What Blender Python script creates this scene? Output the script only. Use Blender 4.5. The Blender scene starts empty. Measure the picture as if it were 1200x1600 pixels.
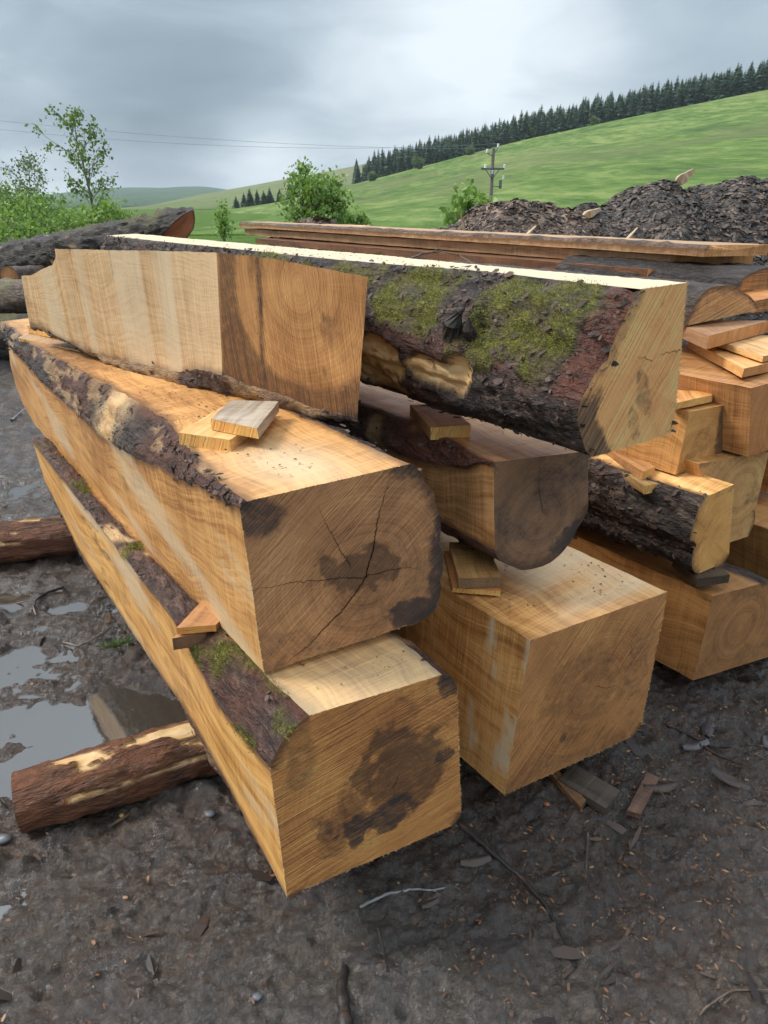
import bpy, math, random
import numpy as np
from mathutils import Vector, Matrix

# ------------------------------------------------------------------ camera
C = bpy.context.scene.collection
scn = bpy.context.scene
cam_d = bpy.data.cameras.new("camera"); cam = bpy.data.objects.new("camera", cam_d); C.objects.link(cam)
cam.location = (0, 0, 1.6)
cam.rotation_euler = (math.radians(90 - 24.477), 0, 0)
cam_d.sensor_fit = 'VERTICAL'; cam_d.sensor_height = 36; cam_d.lens = 1050 / 1600 * 36
cam_d.clip_start = .02; cam_d.clip_end = 9000
scn.camera = cam
scn.render.resolution_x, scn.render.resolution_y = 768, 1024
scn.view_settings.view_transform = 'Standard'; scn.view_settings.look = 'None'
scn.view_settings.exposure = 1.2; scn.view_settings.gamma = 1

# ------------------------------------------------------------------ light
SUN_AZ, SUN_EL = math.radians(-84), math.radians(47)      # soft sun behind cloud, off to the left
sl = bpy.data.lights.new("sun", 'SUN'); sl.energy = 1.5; sl.angle = math.radians(18); sl.color = (1, .95, .87)
so = bpy.data.objects.new("sun", sl); C.objects.link(so)
sd = Vector((math.sin(SUN_AZ)*math.cos(SUN_EL), math.cos(SUN_AZ)*math.cos(SUN_EL), math.sin(SUN_EL)))
so.rotation_euler = sd.to_track_quat('Z', 'Y').to_euler()

class NT:                                              # tiny node-tree helper
    def __init__(s, tree): s.t = tree; s.n = tree.nodes; s.l = tree.links
    def add(s, typ, **kw):
        n = s.n.new(typ)
        for k, v in kw.items():
            if k.startswith('i_'):
                key = k[2:]; key = int(key) if key.isdigit() else key.replace('_', ' ')
                s.put(n.inputs[key], v)
            else: setattr(n, k, v)
        return n
    def put(s, sock, v):
        if isinstance(v, bpy.types.NodeSocket): s.l.new(v, sock)
        elif isinstance(v, bpy.types.Node): s.l.new(v.outputs[0], sock)
        else:
            if hasattr(sock.default_value, '__len__') and isinstance(v, (tuple, list)) and len(v) == 3 and len(sock.default_value) == 4: v = (*v, 1)
            sock.default_value = v
    def math(s, op, a, b=0.0, c=0.0, clamp=False):
        n = s.add('ShaderNodeMath', operation=op, use_clamp=clamp); s.put(n.inputs[0], a); s.put(n.inputs[1], b)
        if op in ('MULTIPLY_ADD', 'SMOOTH_MIN', 'SMOOTH_MAX'): s.put(n.inputs[2], c)
        return n.outputs[0]
    def mix(s, f, a, b, mode='MIX'):
        n = s.add('ShaderNodeMix', data_type='RGBA', blend_type=mode); s.put(n.inputs[0], f); s.put(n.inputs[6], a); s.put(n.inputs[7], b)
        return n.outputs[2]
    def ramp(s, f, stops, interp='LINEAR'):
        n = s.add('ShaderNodeValToRGB'); n.color_ramp.interpolation = interp; s.put(n.inputs[0], f)
        e = n.color_ramp.elements
        while len(e) < len(stops): e.new(.5)
        for el, (p, c) in zip(e, stops):
            el.position = p; el.color = (c, c, c, 1) if not hasattr(c, '__len__') else (*c, 1)
        return n.outputs[0]
    def noise(s, vec, scale, detail=4, rough=.55, dist=0, dim='3D'):
        n = s.add('ShaderNodeTexNoise', noise_dimensions=dim); s.put(n.inputs['Vector'], vec)
        n.inputs['Scale'].default_value = scale; n.inputs['Detail'].default_value = detail
        n.inputs['Roughness'].default_value = rough; n.inputs['Distortion'].default_value = dist
        return n.outputs[0]
    def con(s, v, lo=.36, hi=.64): return s.math('DIVIDE', s.math('SUBTRACT', v, lo), hi-lo, clamp=True)
    def scale(s, vec, sc, rot=(0, 0, 0), loc=(0, 0, 0)):
        n = s.add('ShaderNodeMapping'); s.put(n.inputs[0], vec); n.inputs['Scale'].default_value = sc
        n.inputs['Rotation'].default_value = rot; n.inputs['Location'].default_value = loc
        return n.outputs[0]

# ------------------------------------------------------------------ sky (overcast cloud layer over a clear-sky base)
w = bpy.data.worlds.new("World"); scn.world = w; w.use_nodes = True
t = NT(w.node_tree); t.n.clear()
sky = t.add('ShaderNodeTexSky', sky_type='NISHITA', sun_disc=False, sun_elevation=SUN_EL, sun_rotation=SUN_AZ)
tc = t.add('ShaderNodeTexCoord'); dirv = tc.outputs['Generated']
sep = t.add('ShaderNodeSeparateXYZ', i_0=dirv); zc = t.math('MAXIMUM', sep.outputs[2], 0.0)
den = t.math('ADD', zc, .22)
pv = t.add('ShaderNodeCombineXYZ', i_0=t.math('DIVIDE', sep.outputs[0], den), i_1=t.math('DIVIDE', sep.outputs[1], den), i_2=0.0).outputs[0]
n1 = t.noise(pv, .55, 3, .45, .3); n2 = t.noise(t.scale(pv, (1, 1, 1), loc=(7.3, 2.1, 0)), 2.2, 5, .55, .5)
cl = t.math('ADD', t.math('MULTIPLY', n1, .72), t.math('MULTIPLY', n2, .28))
def lobe(az, el, power):
    v = (math.sin(math.radians(az))*math.cos(math.radians(el)), math.cos(math.radians(az))*math.cos(math.radians(el)), math.sin(math.radians(el)))
    d = t.add('ShaderNodeVectorMath', operation='DOT_PRODUCT', i_0=dirv, i_1=v).outputs['Value']
    return t.math('POWER', t.math('MAXIMUM', d, 0.0), power)
cl = t.math('ADD', cl, t.math('MULTIPLY', lobe(8, 7, 60), .17))
cl = t.math('ADD', cl, t.math('MULTIPLY', lobe(-9, 1.5, 420), .26))
cl = t.math('ADD', cl, t.math('MULTIPLY', lobe(-24, 1.0, 500), .16))
cl = t.math('SUBTRACT', cl, t.math('MULTIPLY', lobe(-13, 7, 90), .17))
cl = t.math('ADD', cl, t.math('MULTIPLY', lobe(2, 46, 9), .30))
cl = t.math('SUBTRACT', cl, t.math('MULTIPLY', lobe(22, 14, 120), .05))
cc = t.ramp(cl, [(.26, (.135, .180, .225)), (.42, (.235, .29, .345)), (.56, (.38, .45, .51)), (.74, (.64, .70, .745))])
up = t.ramp(zc, [(0, 1.0), (.24, 1.0), (.5, 1.5), (.75, 2.3), (1, 2.9)])          # the overcast zenith is the brightest part
cc = t.mix(1.0, cc, up, 'MULTIPLY')
bg1 = t.add('ShaderNodeBackground', i_0=sky.outputs[0], i_1=.05); bg2 = t.add('ShaderNodeBackground', i_0=cc, i_1=.64)
mx = t.add('ShaderNodeMixShader', i_0=.93); t.l.new(bg1.outputs[0], mx.inputs[1]); t.l.new(bg2.outputs[0], mx.inputs[2])
t.l.new(mx.outputs[0], t.add('ShaderNodeOutputWorld').inputs[0])

# ------------------------------------------------------------------ numpy noise
def _h(i, j, k, s):
    n = (i*374761393 + j*668265263 + k*2147483647 + s*1274126177) & 0xffffffff
    n = ((n ^ (n >> 13)) * 1274126177) & 0xffffffff
    return ((n ^ (n >> 16)) & 0xffff) / 65535.0
def vn(P, seed=0):                                      # value noise, -1..1
    P = np.asarray(P, float); I = np.floor(P).astype(np.int64); F = P - I; F = F*F*F*(F*(F*6-15)+10)
    r = 0
    for a in (0, 1):
        for b in (0, 1):
            for c in (0, 1):
                wgt = (F[..., 0] if a else 1-F[..., 0])*(F[..., 1] if b else 1-F[..., 1])*(F[..., 2] if c else 1-F[..., 2])
                r = r + wgt*_h(I[..., 0]+a, I[..., 1]+b, I[..., 2]+c, seed)
    return r*2-1
def fbm(P, sc, octv=4, seed=0, gain=.5):
    P = np.asarray(P, float)*np.asarray(sc, float); r = 0; a = 1; tot = 0
    for o in range(octv):
        r = r + a*vn(P*(2.03**o)+o*17.3, seed+o); tot += a; a *= gain
    return r/tot
def xyz(x, y=0, z=0):
    x, y, z = np.broadcast_arrays(np.asarray(x, float), y, z); return np.stack([x, y, z], -1)
def sst(a, b, x): t_ = np.clip((np.asarray(x, float)-a)/(b-a), 0, 1); return t_*t_*(3-2*t_)

# ------------------------------------------------------------------ object helpers
def tag(o, label=None, cat=None, group=None, kind=None):
    if label: o['label'] = label
    if cat: o['category'] = cat
    if group: o['group'] = group
    if kind: o['kind'] = kind
    return o
def empty(name, loc, rz=0, **kw):
    o = bpy.data.objects.new(name, None); C.objects.link(o); o.location = loc; o.rotation_euler = (0, 0, rz)
    o.empty_display_size = .1
    return tag(o, **kw)
def mesh(name, V, F, mat, parent=None, uv=None, mask=None, smooth=True, loc=None):
    V = np.asarray(V, np.float32); me = bpy.data.meshes.new(name)
    if isinstance(F, np.ndarray):
        k = F.shape[1]; me.vertices.add(len(V)); me.vertices.foreach_set('co', V.ravel())
        me.loops.add(F.size); me.loops.foreach_set('vertex_index', F.astype(np.int32).ravel())
        me.polygons.add(len(F)); me.polygons.foreach_set('loop_start', np.arange(0, F.size, k, dtype=np.int32))
        me.update(calc_edges=True)
    else:
        me.from_pydata(V.tolist(), [], F); me.update()
    vi = np.empty(len(me.loops), np.int32); me.loops.foreach_get('vertex_index', vi)
    if uv is not None:
        L = me.uv_layers.new(name='UVMap'); L.data.foreach_set('uv', np.asarray(uv, np.float32)[vi].ravel())
    if mask is not None:
        A = me.color_attributes.new('mask', 'FLOAT_COLOR', 'POINT')
        m4 = np.ones((len(V), 4), np.float32); m4[:, :mask.shape[1]] = np.clip(mask, 0, 1); A.data.foreach_set('color', m4.ravel())
    me.polygons.foreach_set('use_smooth', np.full(len(me.polygons), smooth))
    if mat is not None: me.materials.append(mat)
    o = bpy.data.objects.new(name, me); C.objects.link(o)
    if parent: o.parent = parent
    if loc is not None: o.location = loc
    return o
def gridF(nu, nv, wrap=False):
    i, j = np.meshgrid(np.arange(nu-1), np.arange(nv if wrap else nv-1), indexing='ij'); i = i.ravel(); j = j.ravel(); j2 = (j+1) % nv
    return np.stack([i*nv+j, i*nv+j2, (i+1)*nv+j2, (i+1)*nv+j], 1)
def tubeV(pts, rad, n=8, cap=True):                    # points and radii -> verts, quads
    pts = np.asarray(pts, float); T = np.gradient(pts, axis=0); T /= np.linalg.norm(T, axis=1)[:, None]+1e-9
    ref = np.array([0, 0, 1.]) if abs(T[:, 2]).mean() < .8 else np.array([1., 0, 0])
    U = np.cross(T, ref); U /= np.linalg.norm(U, axis=1)[:, None]+1e-9; W = np.cross(T, U)
    a = np.linspace(0, 2*math.pi, n, endpoint=False); rad = np.broadcast_to(np.asarray(rad, float), (len(pts),))
    V = pts[:, None]+(U[:, None]*np.cos(a)[None, :, None]+W[:, None]*np.sin(a)[None, :, None])*rad[:, None, None]
    return V.reshape(-1, 3), gridF(len(pts), n, True)
class MB:                                              # collects pieces into one mesh
    def __init__(s): s.V = []; s.F = []; s.n = 0
    def add(s, V, F):
        V = np.asarray(V, float); F = np.asarray(F)
        s.V.append(V); s.F += (F+s.n).tolist(); s.n += len(V); return s
    def tube(s, pts, rad, n=8): V, F = tubeV(pts, rad, n); return s.add(V, F)
    def box(s, c, size, rot=None):
        x, y, z = np.array(size)/2.0
        V = np.array([(-x, -y, -z), (x, -y, -z), (x, y, -z), (-x, y, -z), (-x, -y, z), (x, -y, z), (x, y, z), (-x, y, z)])
        if rot is not None: V = V @ np.array(rot).T
        return s.add(V+np.array(c), [(0, 3, 2, 1), (4, 5, 6, 7), (0, 1, 5, 4), (1, 2, 6, 5), (2, 3, 7, 6), (3, 0, 4, 7)])
    def build(s, name, mat, parent=None, smooth=False, **kw):
        return mesh(name, np.concatenate(s.V), s.F if len(set(map(len, s.F))) > 1 else np.array(s.F), mat, parent, smooth=smooth, **kw)

# ------------------------------------------------------------------ materials
def newmat(name):
    m = bpy.data.materials.new(name); m.use_nodes = True; q = NT(m.node_tree); q.n.clear()
    b = q.add('ShaderNodeBsdfPrincipled'); o = q.add('ShaderNodeOutputMaterial'); q.l.new(b.outputs[0], o.inputs[0])
    return m, q, b
def bump(q, b, h, strength, dist, prev=None):
    n = q.add('ShaderNodeBump', i_Height=h); n.inputs['Strength'].default_value = strength; n.inputs['Distance'].default_value = dist
    if prev is not None: q.l.new(prev, n.inputs['Normal'])
    q.l.new(n.outputs[0], b.inputs['Normal']); return n.outputs[0]
_mc = {}
def warm(c, k=(1.24, 1.0, .82)): return tuple(min(.82, v*m_) for v, m_ in zip(c, k))
def M_sawn(c1=(.56, .37, .17), c2=(.42, .245, .095), c3=(.24, .125, .045), seed=0, across=.35, rough=.55, streak=1.0, blotch=.5):
    key = ('sawn', c1, c2, c3, seed, across, rough, streak, blotch)
    if key in _mc: return _mc[key]
    c1, c2, c3 = warm(c1), warm(c2), warm(c3)
    m, q, b = newmat('sawn_wood')
    uv = q.add('ShaderNodeUVMap').outputs[0]; at = q.add('ShaderNodeVertexColor', layer_name='mask'); ms = q.add('ShaderNodeSeparateColor', i_0=at.outputs[0])
    base = q.scale(uv, (1, 1, 1), loc=(seed*3.7, seed*1.9, 0))
    warp = q.noise(base, 2.2, 2); wv = q.add('ShaderNodeCombineXYZ', i_1=q.math('MULTIPLY', q.math('SUBTRACT', warp, .5), .22)).outputs[0]
    wb = q.add('ShaderNodeVectorMath', operation='ADD', i_0=base, i_1=wv).outputs[0]
    g1 = q.noise(q.scale(wb, (1.6, 26, 1)), 1, 5, .6)            # grain along the length
    g2 = q.noise(q.scale(wb, (5, 130, 1)), 1, 4, .6)
    g3 = q.noise(base, 3.0, 5, .6)                               # broad patches
    x1 = q.noise(q.scale(base, (48, 1.3, 1)), 1, 4, .65)         # saw streaks across
    x2 = q.noise(q.scale(base, (210, 5, 1)), 1, 3, .6)
    sv = q.add('ShaderNodeSeparateXYZ', i_0=base); lw = q.noise(q.scale(base, (.9, 3.2, 1)), 1, 2, .5)
    ph = q.math('ADD', q.math('MULTIPLY', sv.outputs[1], 420), q.math('MULTIPLY', lw, 120)); cath = q.math('MULTIPLY_ADD', q.math('SINE', ph), .5, .5)      # growth-ring figure
    g2c = q.con(g2); x2c = q.con(x2)
    f = q.math('ADD', q.math('MULTIPLY', q.con(g1, .22, .78), .42*streak), q.math('MULTIPLY', g3, blotch))
    f = q.math('ADD', f, q.math('MULTIPLY', x1, across)); f = q.math('ADD', f, q.math('MULTIPLY', g2c, .16))
    f = q.math('ADD', f, q.math('MULTIPLY', x2c, .10+.12*min(across, 1))); f = q.math('ADD', f, q.math('MULTIPLY', q.math('MULTIPLY', cath, q.con(g3, .4, .65)), .08))
    tot = .5*((.42*streak+blotch+across+.16+.10+.12*min(across, 1)+.03)); f = q.math('MULTIPLY_ADD', q.math('SUBTRACT', f, tot), 1.25, .5)
    col = q.ramp(f, [(.18, c3), (.42, c2), (.62, c1), (.9, tuple(min(.8, v*1.22) for v in c1))])
    rays = q.math('MULTIPLY', q.ramp(q.noise(q.scale(wb, (7, 150, 1)), 1, 2, .5), [(.62, 0.0), (.72, 1.0)]), .22)
    col = q.mix(rays, col, tuple(v*.45 for v in c2))
    nn = q.noise(base, 22, 5, .65)
    br = q.math('MULTIPLY', q.math('MULTIPLY_ADD', q.math('ADD', ms.outputs[0], q.math('ADD', q.math('MULTIPLY', nn, .9), q.math('MULTIPLY', g1, .5))), 2.2, -2.35, clamp=True), .85)
    col = q.mix(br, col, (.17, .075, .028))
    st = q.math('MULTIPLY', q.math('MULTIPLY_ADD', q.math('ADD', ms.outputs[1], q.noise(q.scale(base, (9, 60, 1)), 1, 4, .7)), 3.0, -2.9, clamp=True), .85)
    col = q.mix(st, col, (.055, .05, .05))
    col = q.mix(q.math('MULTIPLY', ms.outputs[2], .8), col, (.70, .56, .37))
    sp = q.ramp(q.noise(base, 120, 3, .75), [(.66, 0.0), (.70, 1.0)])      # crumbs and specks
    col = q.mix(q.math('MULTIPLY', sp, .7), col, (.06, .035, .02))
    q.put(b.inputs['Base Color'], col)
    q.put(b.inputs['Roughness'], q.math('MULTIPLY_ADD', q.noise(base, 9, 4, .6), .5, rough-.30))
    b.inputs['Specular IOR Level'].default_value = .45
    n = bump(q, b, x1, .5, .005); n = bump(q, b, x2, .8, .0022, n); n = bump(q, b, g2, .6, .0016, n); bump(q, b, nn, .5, .0025, n)
    _mc[key] = m; return m
def M_end(c1=(.36, .20, .075), c2=(.25, .125, .045), c3=(.10, .045, .02), ang=0.0, seed=0, lines=1.0, ring=1.0, rough=.5, freq=230):
    c1, c2, c3 = [warm(c_, (1.5, 1.22, 1.02)) for c_ in (c1, c2, c3)]
    m, q, b = newmat('end_grain_wood')
    uv = q.add('ShaderNodeUVMap').outputs[0]; at = q.add('ShaderNodeVertexColor', layer_name='mask'); ms = q.add('ShaderNodeSeparateColor', i_0=at.outputs[0])
    off = q.scale(uv, (1, 1, 1), loc=(seed*2.3, seed*4.1, 0))
    bw = q.add('ShaderNodeVectorMath', operation='SCALE', i_0=q.add('ShaderNodeVectorMath', operation='SUBTRACT', i_0=q.add('ShaderNodeTexNoise', i_Vector=off, i_Scale=7.0).outputs['Color'], i_1=(.5, .5, .5)).outputs[0]); bw.inputs['Scale'].default_value = .007
    lw = q.add('ShaderNodeVectorMath', operation='ADD', i_0=uv, i_1=bw.outputs[0]).outputs[0]
    l1 = q.noise(q.scale(q.scale(lw, (1, 1, 1), rot=(0, 0, -ang)), (1.6, freq*1.5, 1)), 1, 3, .65)         # chainsaw kerf lines
    l2 = q.noise(q.scale(q.scale(lw, (1, 1, 1), rot=(0, 0, -ang-.10)), (2.0, freq*.32, 1)), 1, 3, .6)
    d = q.add('ShaderNodeVectorMath', operation='LENGTH', i_0=uv).outputs['Value']
    dw = q.math('ADD', d, q.math('MULTIPLY', q.math('SUBTRACT', q.noise(off, 9, 3, .5), .5), .03))
    rg = q.noise(q.add('ShaderNodeCombineXYZ', i_0=dw).outputs[0], 95, 3, .7)
    rg2 = q.math('MULTIPLY_ADD', q.math('SINE', q.math('MULTIPLY', dw, 620)), .5, .5)
    # radial rays
    sx = q.add('ShaderNodeSeparateXYZ', i_0=uv); an = q.math('ARCTAN2', sx.outputs[1], sx.outputs[0])
    ry = q.noise(q.add('ShaderNodeCombineXYZ', i_0=q.math('MULTIPLY', an, 26), i_1=q.math('MULTIPLY', d, 5)).outputs[0], 1, 3, .6)
    bl = q.noise(off, 5.5, 5, .6)
    f = q.math('ADD', q.math('MULTIPLY', bl, .6), q.math('ADD', q.math('MULTIPLY', q.con(l1, .32, .68), .50*lines), q.math('MULTIPLY', l2, .17*lines)))
    rb = q.noise(q.add('ShaderNodeCombineXYZ', i_0=dw, i_1=3.0).outputs[0], 34, 2, .5); f = q.math('ADD', f, q.math('MULTIPLY', rb, .40*ring))
    f = q.math('ADD', f, q.math('ADD', q.math('MULTIPLY', rg, .34*ring), q.math('ADD', q.math('MULTIPLY', rg2, .07*ring), q.math('MULTIPLY', ry, .22*ring))))
    tot = .5*(.6+.67*lines+1.03*ring); f = q.math('MULTIPLY_ADD', q.math('SUBTRACT', f, tot), 1.45, .5)
    col = q.ramp(f, [(.15, c3), (.38, c2), (.62, c1), (.88, tuple(min(.75, v*1.45) for v in c1))])
    nn = q.con(q.noise(off, 42, 6, .75), .22, .78)
    br = q.math('MULTIPLY', q.math('MULTIPLY_ADD', q.math('ADD', ms.outputs[0], q.math('ADD', q.math('MULTIPLY', nn, .8), q.math('MULTIPLY', l1, 1.3))), 1.5, -1.85, clamp=True), q.math('MULTIPLY_ADD', q.con(l1, .3, .6), .5, .40))
    col = q.mix(br, col, (.060, .030, .018))
    st = q.math('MULTIPLY', q.math('MULTIPLY_ADD', q.math('ADD', ms.outputs[1], q.math('ADD', q.math('MULTIPLY', nn, .8), q.math('MULTIPLY', l1, 1.3))), 1.6, -2.0, clamp=True), q.math('MULTIPLY_ADD', q.con(l1, .3, .6), .38, .55))
    col = q.mix(st, col, (.022, .022, .026))
    col = q.mix(ms.outputs[2], col, (.012, .008, .006))
    q.put(b.inputs['Base Color'], col)
    q.put(b.inputs['Roughness'], q.math('MULTIPLY_ADD', l1, .35, rough-.12)); b.inputs['Specular IOR Level'].default_value = .4
    n = bump(q, b, q.con(l1, .3, .7), .9*min(1, lines+.3), .0030); n = bump(q, b, l2, .5*lines, .004, n); n = bump(q, b, nn, .3, .0015, n)
    bump(q, b, q.math('MULTIPLY', ms.outputs[2], -1.0), 1.0, .006, n)
    return m
def M_bark(dark=(.022, .014, .010), mid=(.085, .045, .028), light=(.20, .14, .11), red=(.16, .05, .025), seed=0, grey=.35, plate=34, wet=.42, long_=.45, plates=.12):
    key = ('bark', dark, mid, light, red, seed, grey, plate, wet, long_, plates)
    if key in _mc: return _mc[key]
    m, q, b = newmat('bark')
    co = q.add('ShaderNodeTexCoord').outputs['Object']; at = q.add('ShaderNodeVertexColor', layer_name='mask'); ms = q.add('ShaderNodeSeparateColor', i_0=at.outputs[0])
    base = q.scale(co, (1, long_, 1), loc=(seed*2.1, seed, seed*.7))
    wn = q.add('ShaderNodeTexNoise', i_Vector=base, i_Scale=14.0, i_Detail=4.0).outputs['Color']
    wv = q.add('ShaderNodeVectorMath', operation='SCALE', i_0=q.add('ShaderNodeVectorMath', operation='SUBTRACT', i_0=wn, i_1=(.5, .5, .5)).outputs[0]); wv.inputs['Scale'].default_value = .06
    wb = q.add('ShaderNodeVectorMath', operation='ADD', i_0=base, i_1=wv.outputs[0]).outputs[0]
    vo = q.add('ShaderNodeTexVoronoi', feature='DISTANCE_TO_EDGE', i_Vector=wb); vo.inputs['Scale'].default_value = plate
    vc = q.add('ShaderNodeTexVoronoi', feature='F1', i_Vector=wb); vc.inputs['Scale'].default_value = plate
    edge = q.ramp(vo.outputs[0], [(.0, 0.0), (.16, 1.0)])
    n1 = q.noise(base, 55, 6, .7); n2 = q.noise(base, 7, 4, .6); n3 = q.noise(base, 190, 3, .7)
    rdg = q.math('ABSOLUTE', q.math('SUBTRACT', q.noise(q.scale(wb, (1, .6, 1)), 22, 4, .6, .5), .5)); rdg = q.ramp(rdg, [(0, 0.0), (.13, 1.0)])
    h = q.math('ADD', q.math('MULTIPLY', edge, .5*plates), q.math('ADD', q.math('MULTIPLY', n1, .8), q.math('MULTIPLY', n3, .25)))
    h = q.math('ADD', h, q.math('MULTIPLY', rdg, .28))
    cv = q.math('ADD', q.math('MULTIPLY', n1, .8), q.math('ADD', q.math('MULTIPLY', n3, .22), q.math('MULTIPLY', q.add('ShaderNodeSeparateColor', i_0=vc.outputs['Color']).outputs[0], .10)))
    col = q.ramp(cv, [(.42, dark), (.55, mid), (.68, light)])
    col = q.mix(q.math('MULTIPLY', q.math('SUBTRACT', 1.0, edge), plates), col, tuple(v*.6 for v in dark))
    col = q.mix(q.math('MULTIPLY', q.math('SUBTRACT', 1.0, rdg), .55), col, tuple(v*.7 for v in dark))
    col = q.mix(q.ramp(n2, [(.50, 0.0), (.62, grey)]), col, (.075, .072, .072))
    rd = q.math('MULTIPLY', ms.outputs[2], q.math('MULTIPLY_ADD', n1, 1.8, -.1), clamp=True)
    col = q.mix(rd, col, red)
    sc = q.math('MULTIPLY', ms.outputs[0], q.math('MULTIPLY_ADD', n1, .5, .75), clamp=True)
    wood = q.ramp(q.noise(q.scale(co, (9, 4, 9)), 2, 4, .6), [(.28, (.30, .14, .05)), (.45, (.60, .36, .15)), (.65, (.74, .50, .25))])
    col = q.mix(sc, col, wood)
    mo = q.math('MULTIPLY', ms.outputs[1], q.math('MULTIPLY_ADD', q.noise(co, 40, 5, .7), 2.4, -.45), clamp=True)
    mcol = q.ramp(q.noise(co, 60, 4, .7), [(.3, (.06, .058, .010)), (.5, (.19, .18, .026)), (.7, (.36, .33, .06))])
    col = q.mix(mo, col, mcol)
    q.put(b.inputs['Base Color'], col)
    q.put(b.inputs['Roughness'], q.math('MULTIPLY_ADD', n1, .5, wet-.12)); b.inputs['Specular IOR Level'].default_value = .45
    inv = q.math('SUBTRACT', 1.0, q.math('MULTIPLY', ms.outputs[0], .85))
    n = bump(q, b, q.math('MULTIPLY', h, inv), 1.0, .022); bump(q, b, q.math('ADD', n3, q.math('MULTIPLY', mo, n1)), .6, .003, n)
    _mc[key] = m; return m
def M_simple(name, stops, scale=20, rough=.6, bumpd=.003, obj=True, spec=.4, stretch=(1, 1, 1), rnd=False):
    key = (name, str(stops), scale)
    if key in _mc: return _mc[key]
    m, q, b = newmat(name); co = q.scale(q.add('ShaderNodeTexCoord').outputs['Object'], stretch)
    n = q.noise(co, scale, 5, .65)
    if rnd: n = q.math('ADD', q.math('MULTIPLY', n, .45), q.math('MULTIPLY', q.add('ShaderNodeNewGeometry').outputs['Random Per Island'], .55))
    q.put(b.inputs['Base Color'], q.ramp(n, stops)); b.inputs['Roughness'].default_value = rough; b.inputs['Specular IOR Level'].default_value = spec
    if bumpd: bump(q, b, q.noise(co, scale*2.5, 4, .7), .7, bumpd)
    _mc[key] = m; return m
def M_leaf(name, stops, trans=.35):
    m, q, b = newmat(name)
    r = q.add('ShaderNodeNewGeometry').outputs['Random Per Island']
    col = q.ramp(r, stops); q.put(b.inputs['Base Color'], col); b.inputs['Roughness'].default_value = .5
    tr = q.add('ShaderNodeBsdfTranslucent', i_0=q.mix(.5, col, (.20, .34, .04))); mxs = q.add('ShaderNodeMixShader', i_0=trans)
    q.l.new(b.outputs[0], mxs.inputs[1]); q.l.new(tr.outputs[0], mxs.inputs[2])
    q.l.new(mxs.outputs[0], [n for n in q.n if n.type == 'OUTPUT_MATERIAL'][0].inputs[0])
    return m

# ------------------------------------------------------------------ ground and far land
def ground_h(x, y):
    P = xyz(x, y)
    near = 1-sst(12, 25, np.hypot(x, y))
    h = .018*fbm(P, 1.3, 3, 3)+.014*fbm(P, 6, 3, 5)+.013*fbm(P, 20, 3, 9)+.006*fbm(P, 60, 2, 12)+.008*np.maximum(0, fbm(P, 33, 2, 15)-.1)
    h = h+.030*(np.abs(fbm(P+.02*fbm(P, 15, 2, 61)[..., None], 10, 3, 62))-.22)+.014*(np.abs(fbm(P, 26, 4, 63))-.22)+.020*fbm(xyz(x*1.0+.5*y, (y*.9-.4*x)*2.2)+.03*fbm(P, 9, 2, 68)[..., None], 7, 4, 64)+.008*fbm(P, 42, 2, 65)
    lump = np.maximum(fbm(P, 9, 3, 21)-.12, 0)*.06*sst(.3, -.3, x+.6)
    h = h+lump
    # smears and ruts in the foreground mud
    rut = fbm(xyz(x*1.0+y*.4, y*2.6-x*.8), 3.2, 3, 31)
    h = h+.010*rut*sst(1.9, 1.1, y)
    for px, py, rx, ry, ang, dep in PUDDLES:
        ca, sa = math.cos(ang), math.sin(ang); u = ((x-px)*ca+(y-py)*sa)/rx; v = (-(x-px)*sa+(y-py)*ca)/ry
        d = np.sqrt(u*u+v*v)+.22*fbm(P, 3.5, 3, 44)
        h = h*(1-.15*sst(1.5, .8, d))-dep*sst(1.25, .7, d)
    h = h-.004*sst(.2, -.8, x)*sst(1.5, 2.0, y)*sst(7, 4, y)
    return h*near-.05*(1-near)
PUDDLES = [(*(-1.019, 1.721), .40, .125, -.38, .045), (*(-0.864, 1.862), .20, .11, -.5, .05), (*(-1.175, 1.569), .16, .09, .4, .035), (*(-1.445, 2.136), .13, .11, 1.2, .036), (*(-1.397, 2.527), .10, .06, .3, .034),
           (*(-1.707, 2.553), .12, .10, 0, .036), (*(-1.303, 2.22), .11, .09, 0, .018), (*(-1.286, 2.02), .2, .09, .2, .018), (*(-0.912, 1.102), .10, .05, .1, .030), (*(-2.262, 3.85), .28, .14, .3, .032)]
def axis(a, b, fine0, fine1, step, grow=1.18):
    v = list(np.arange(fine0, fine1, step)); s = step
    while v[-1] < b: s *= grow; v.append(v[-1]+s)
    s = step
    while v[0] > a: s *= grow; v.insert(0, v[0]-s)
    return np.array(v)
gx = axis(-4000, 4000, -1.5, 1.8, .0085, 1.022); gy = axis(-400, 4500, .55, 2.3, .0085, 1.022)
GX, GY = np.meshgrid(gx, gy, indexing='ij')
GH = ground_h(GX, GY)
m, q, b = newmat('wet_mud')
co = q.add('ShaderNodeTexCoord').outputs['Object']; sx = q.add('ShaderNodeSeparateXYZ', i_0=co)
a1 = q.noise(co, 1.6, 5, .6); a2 = q.noise(co, 24, 6, .7); a3 = q.noise(co, 130, 4, .7); a4 = q.noise(co, 6, 4, .6, .6)
f = q.math('ADD', q.math('MULTIPLY', a2, .4), q.math('ADD', q.math('MULTIPLY', a4, .25), q.math('MULTIPLY', q.noise(co, 75, 5, .8), .35)))
brown = q.ramp(f, [(.36, (.018, .010, .006)), (.5, (.066, .038, .024)), (.64, (.16, .098, .062))])
greyc = q.ramp(f, [(.36, (.036, .028, .021)), (.5, (.094, .077, .062)), (.64, (.20, .170, .140))])
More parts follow.
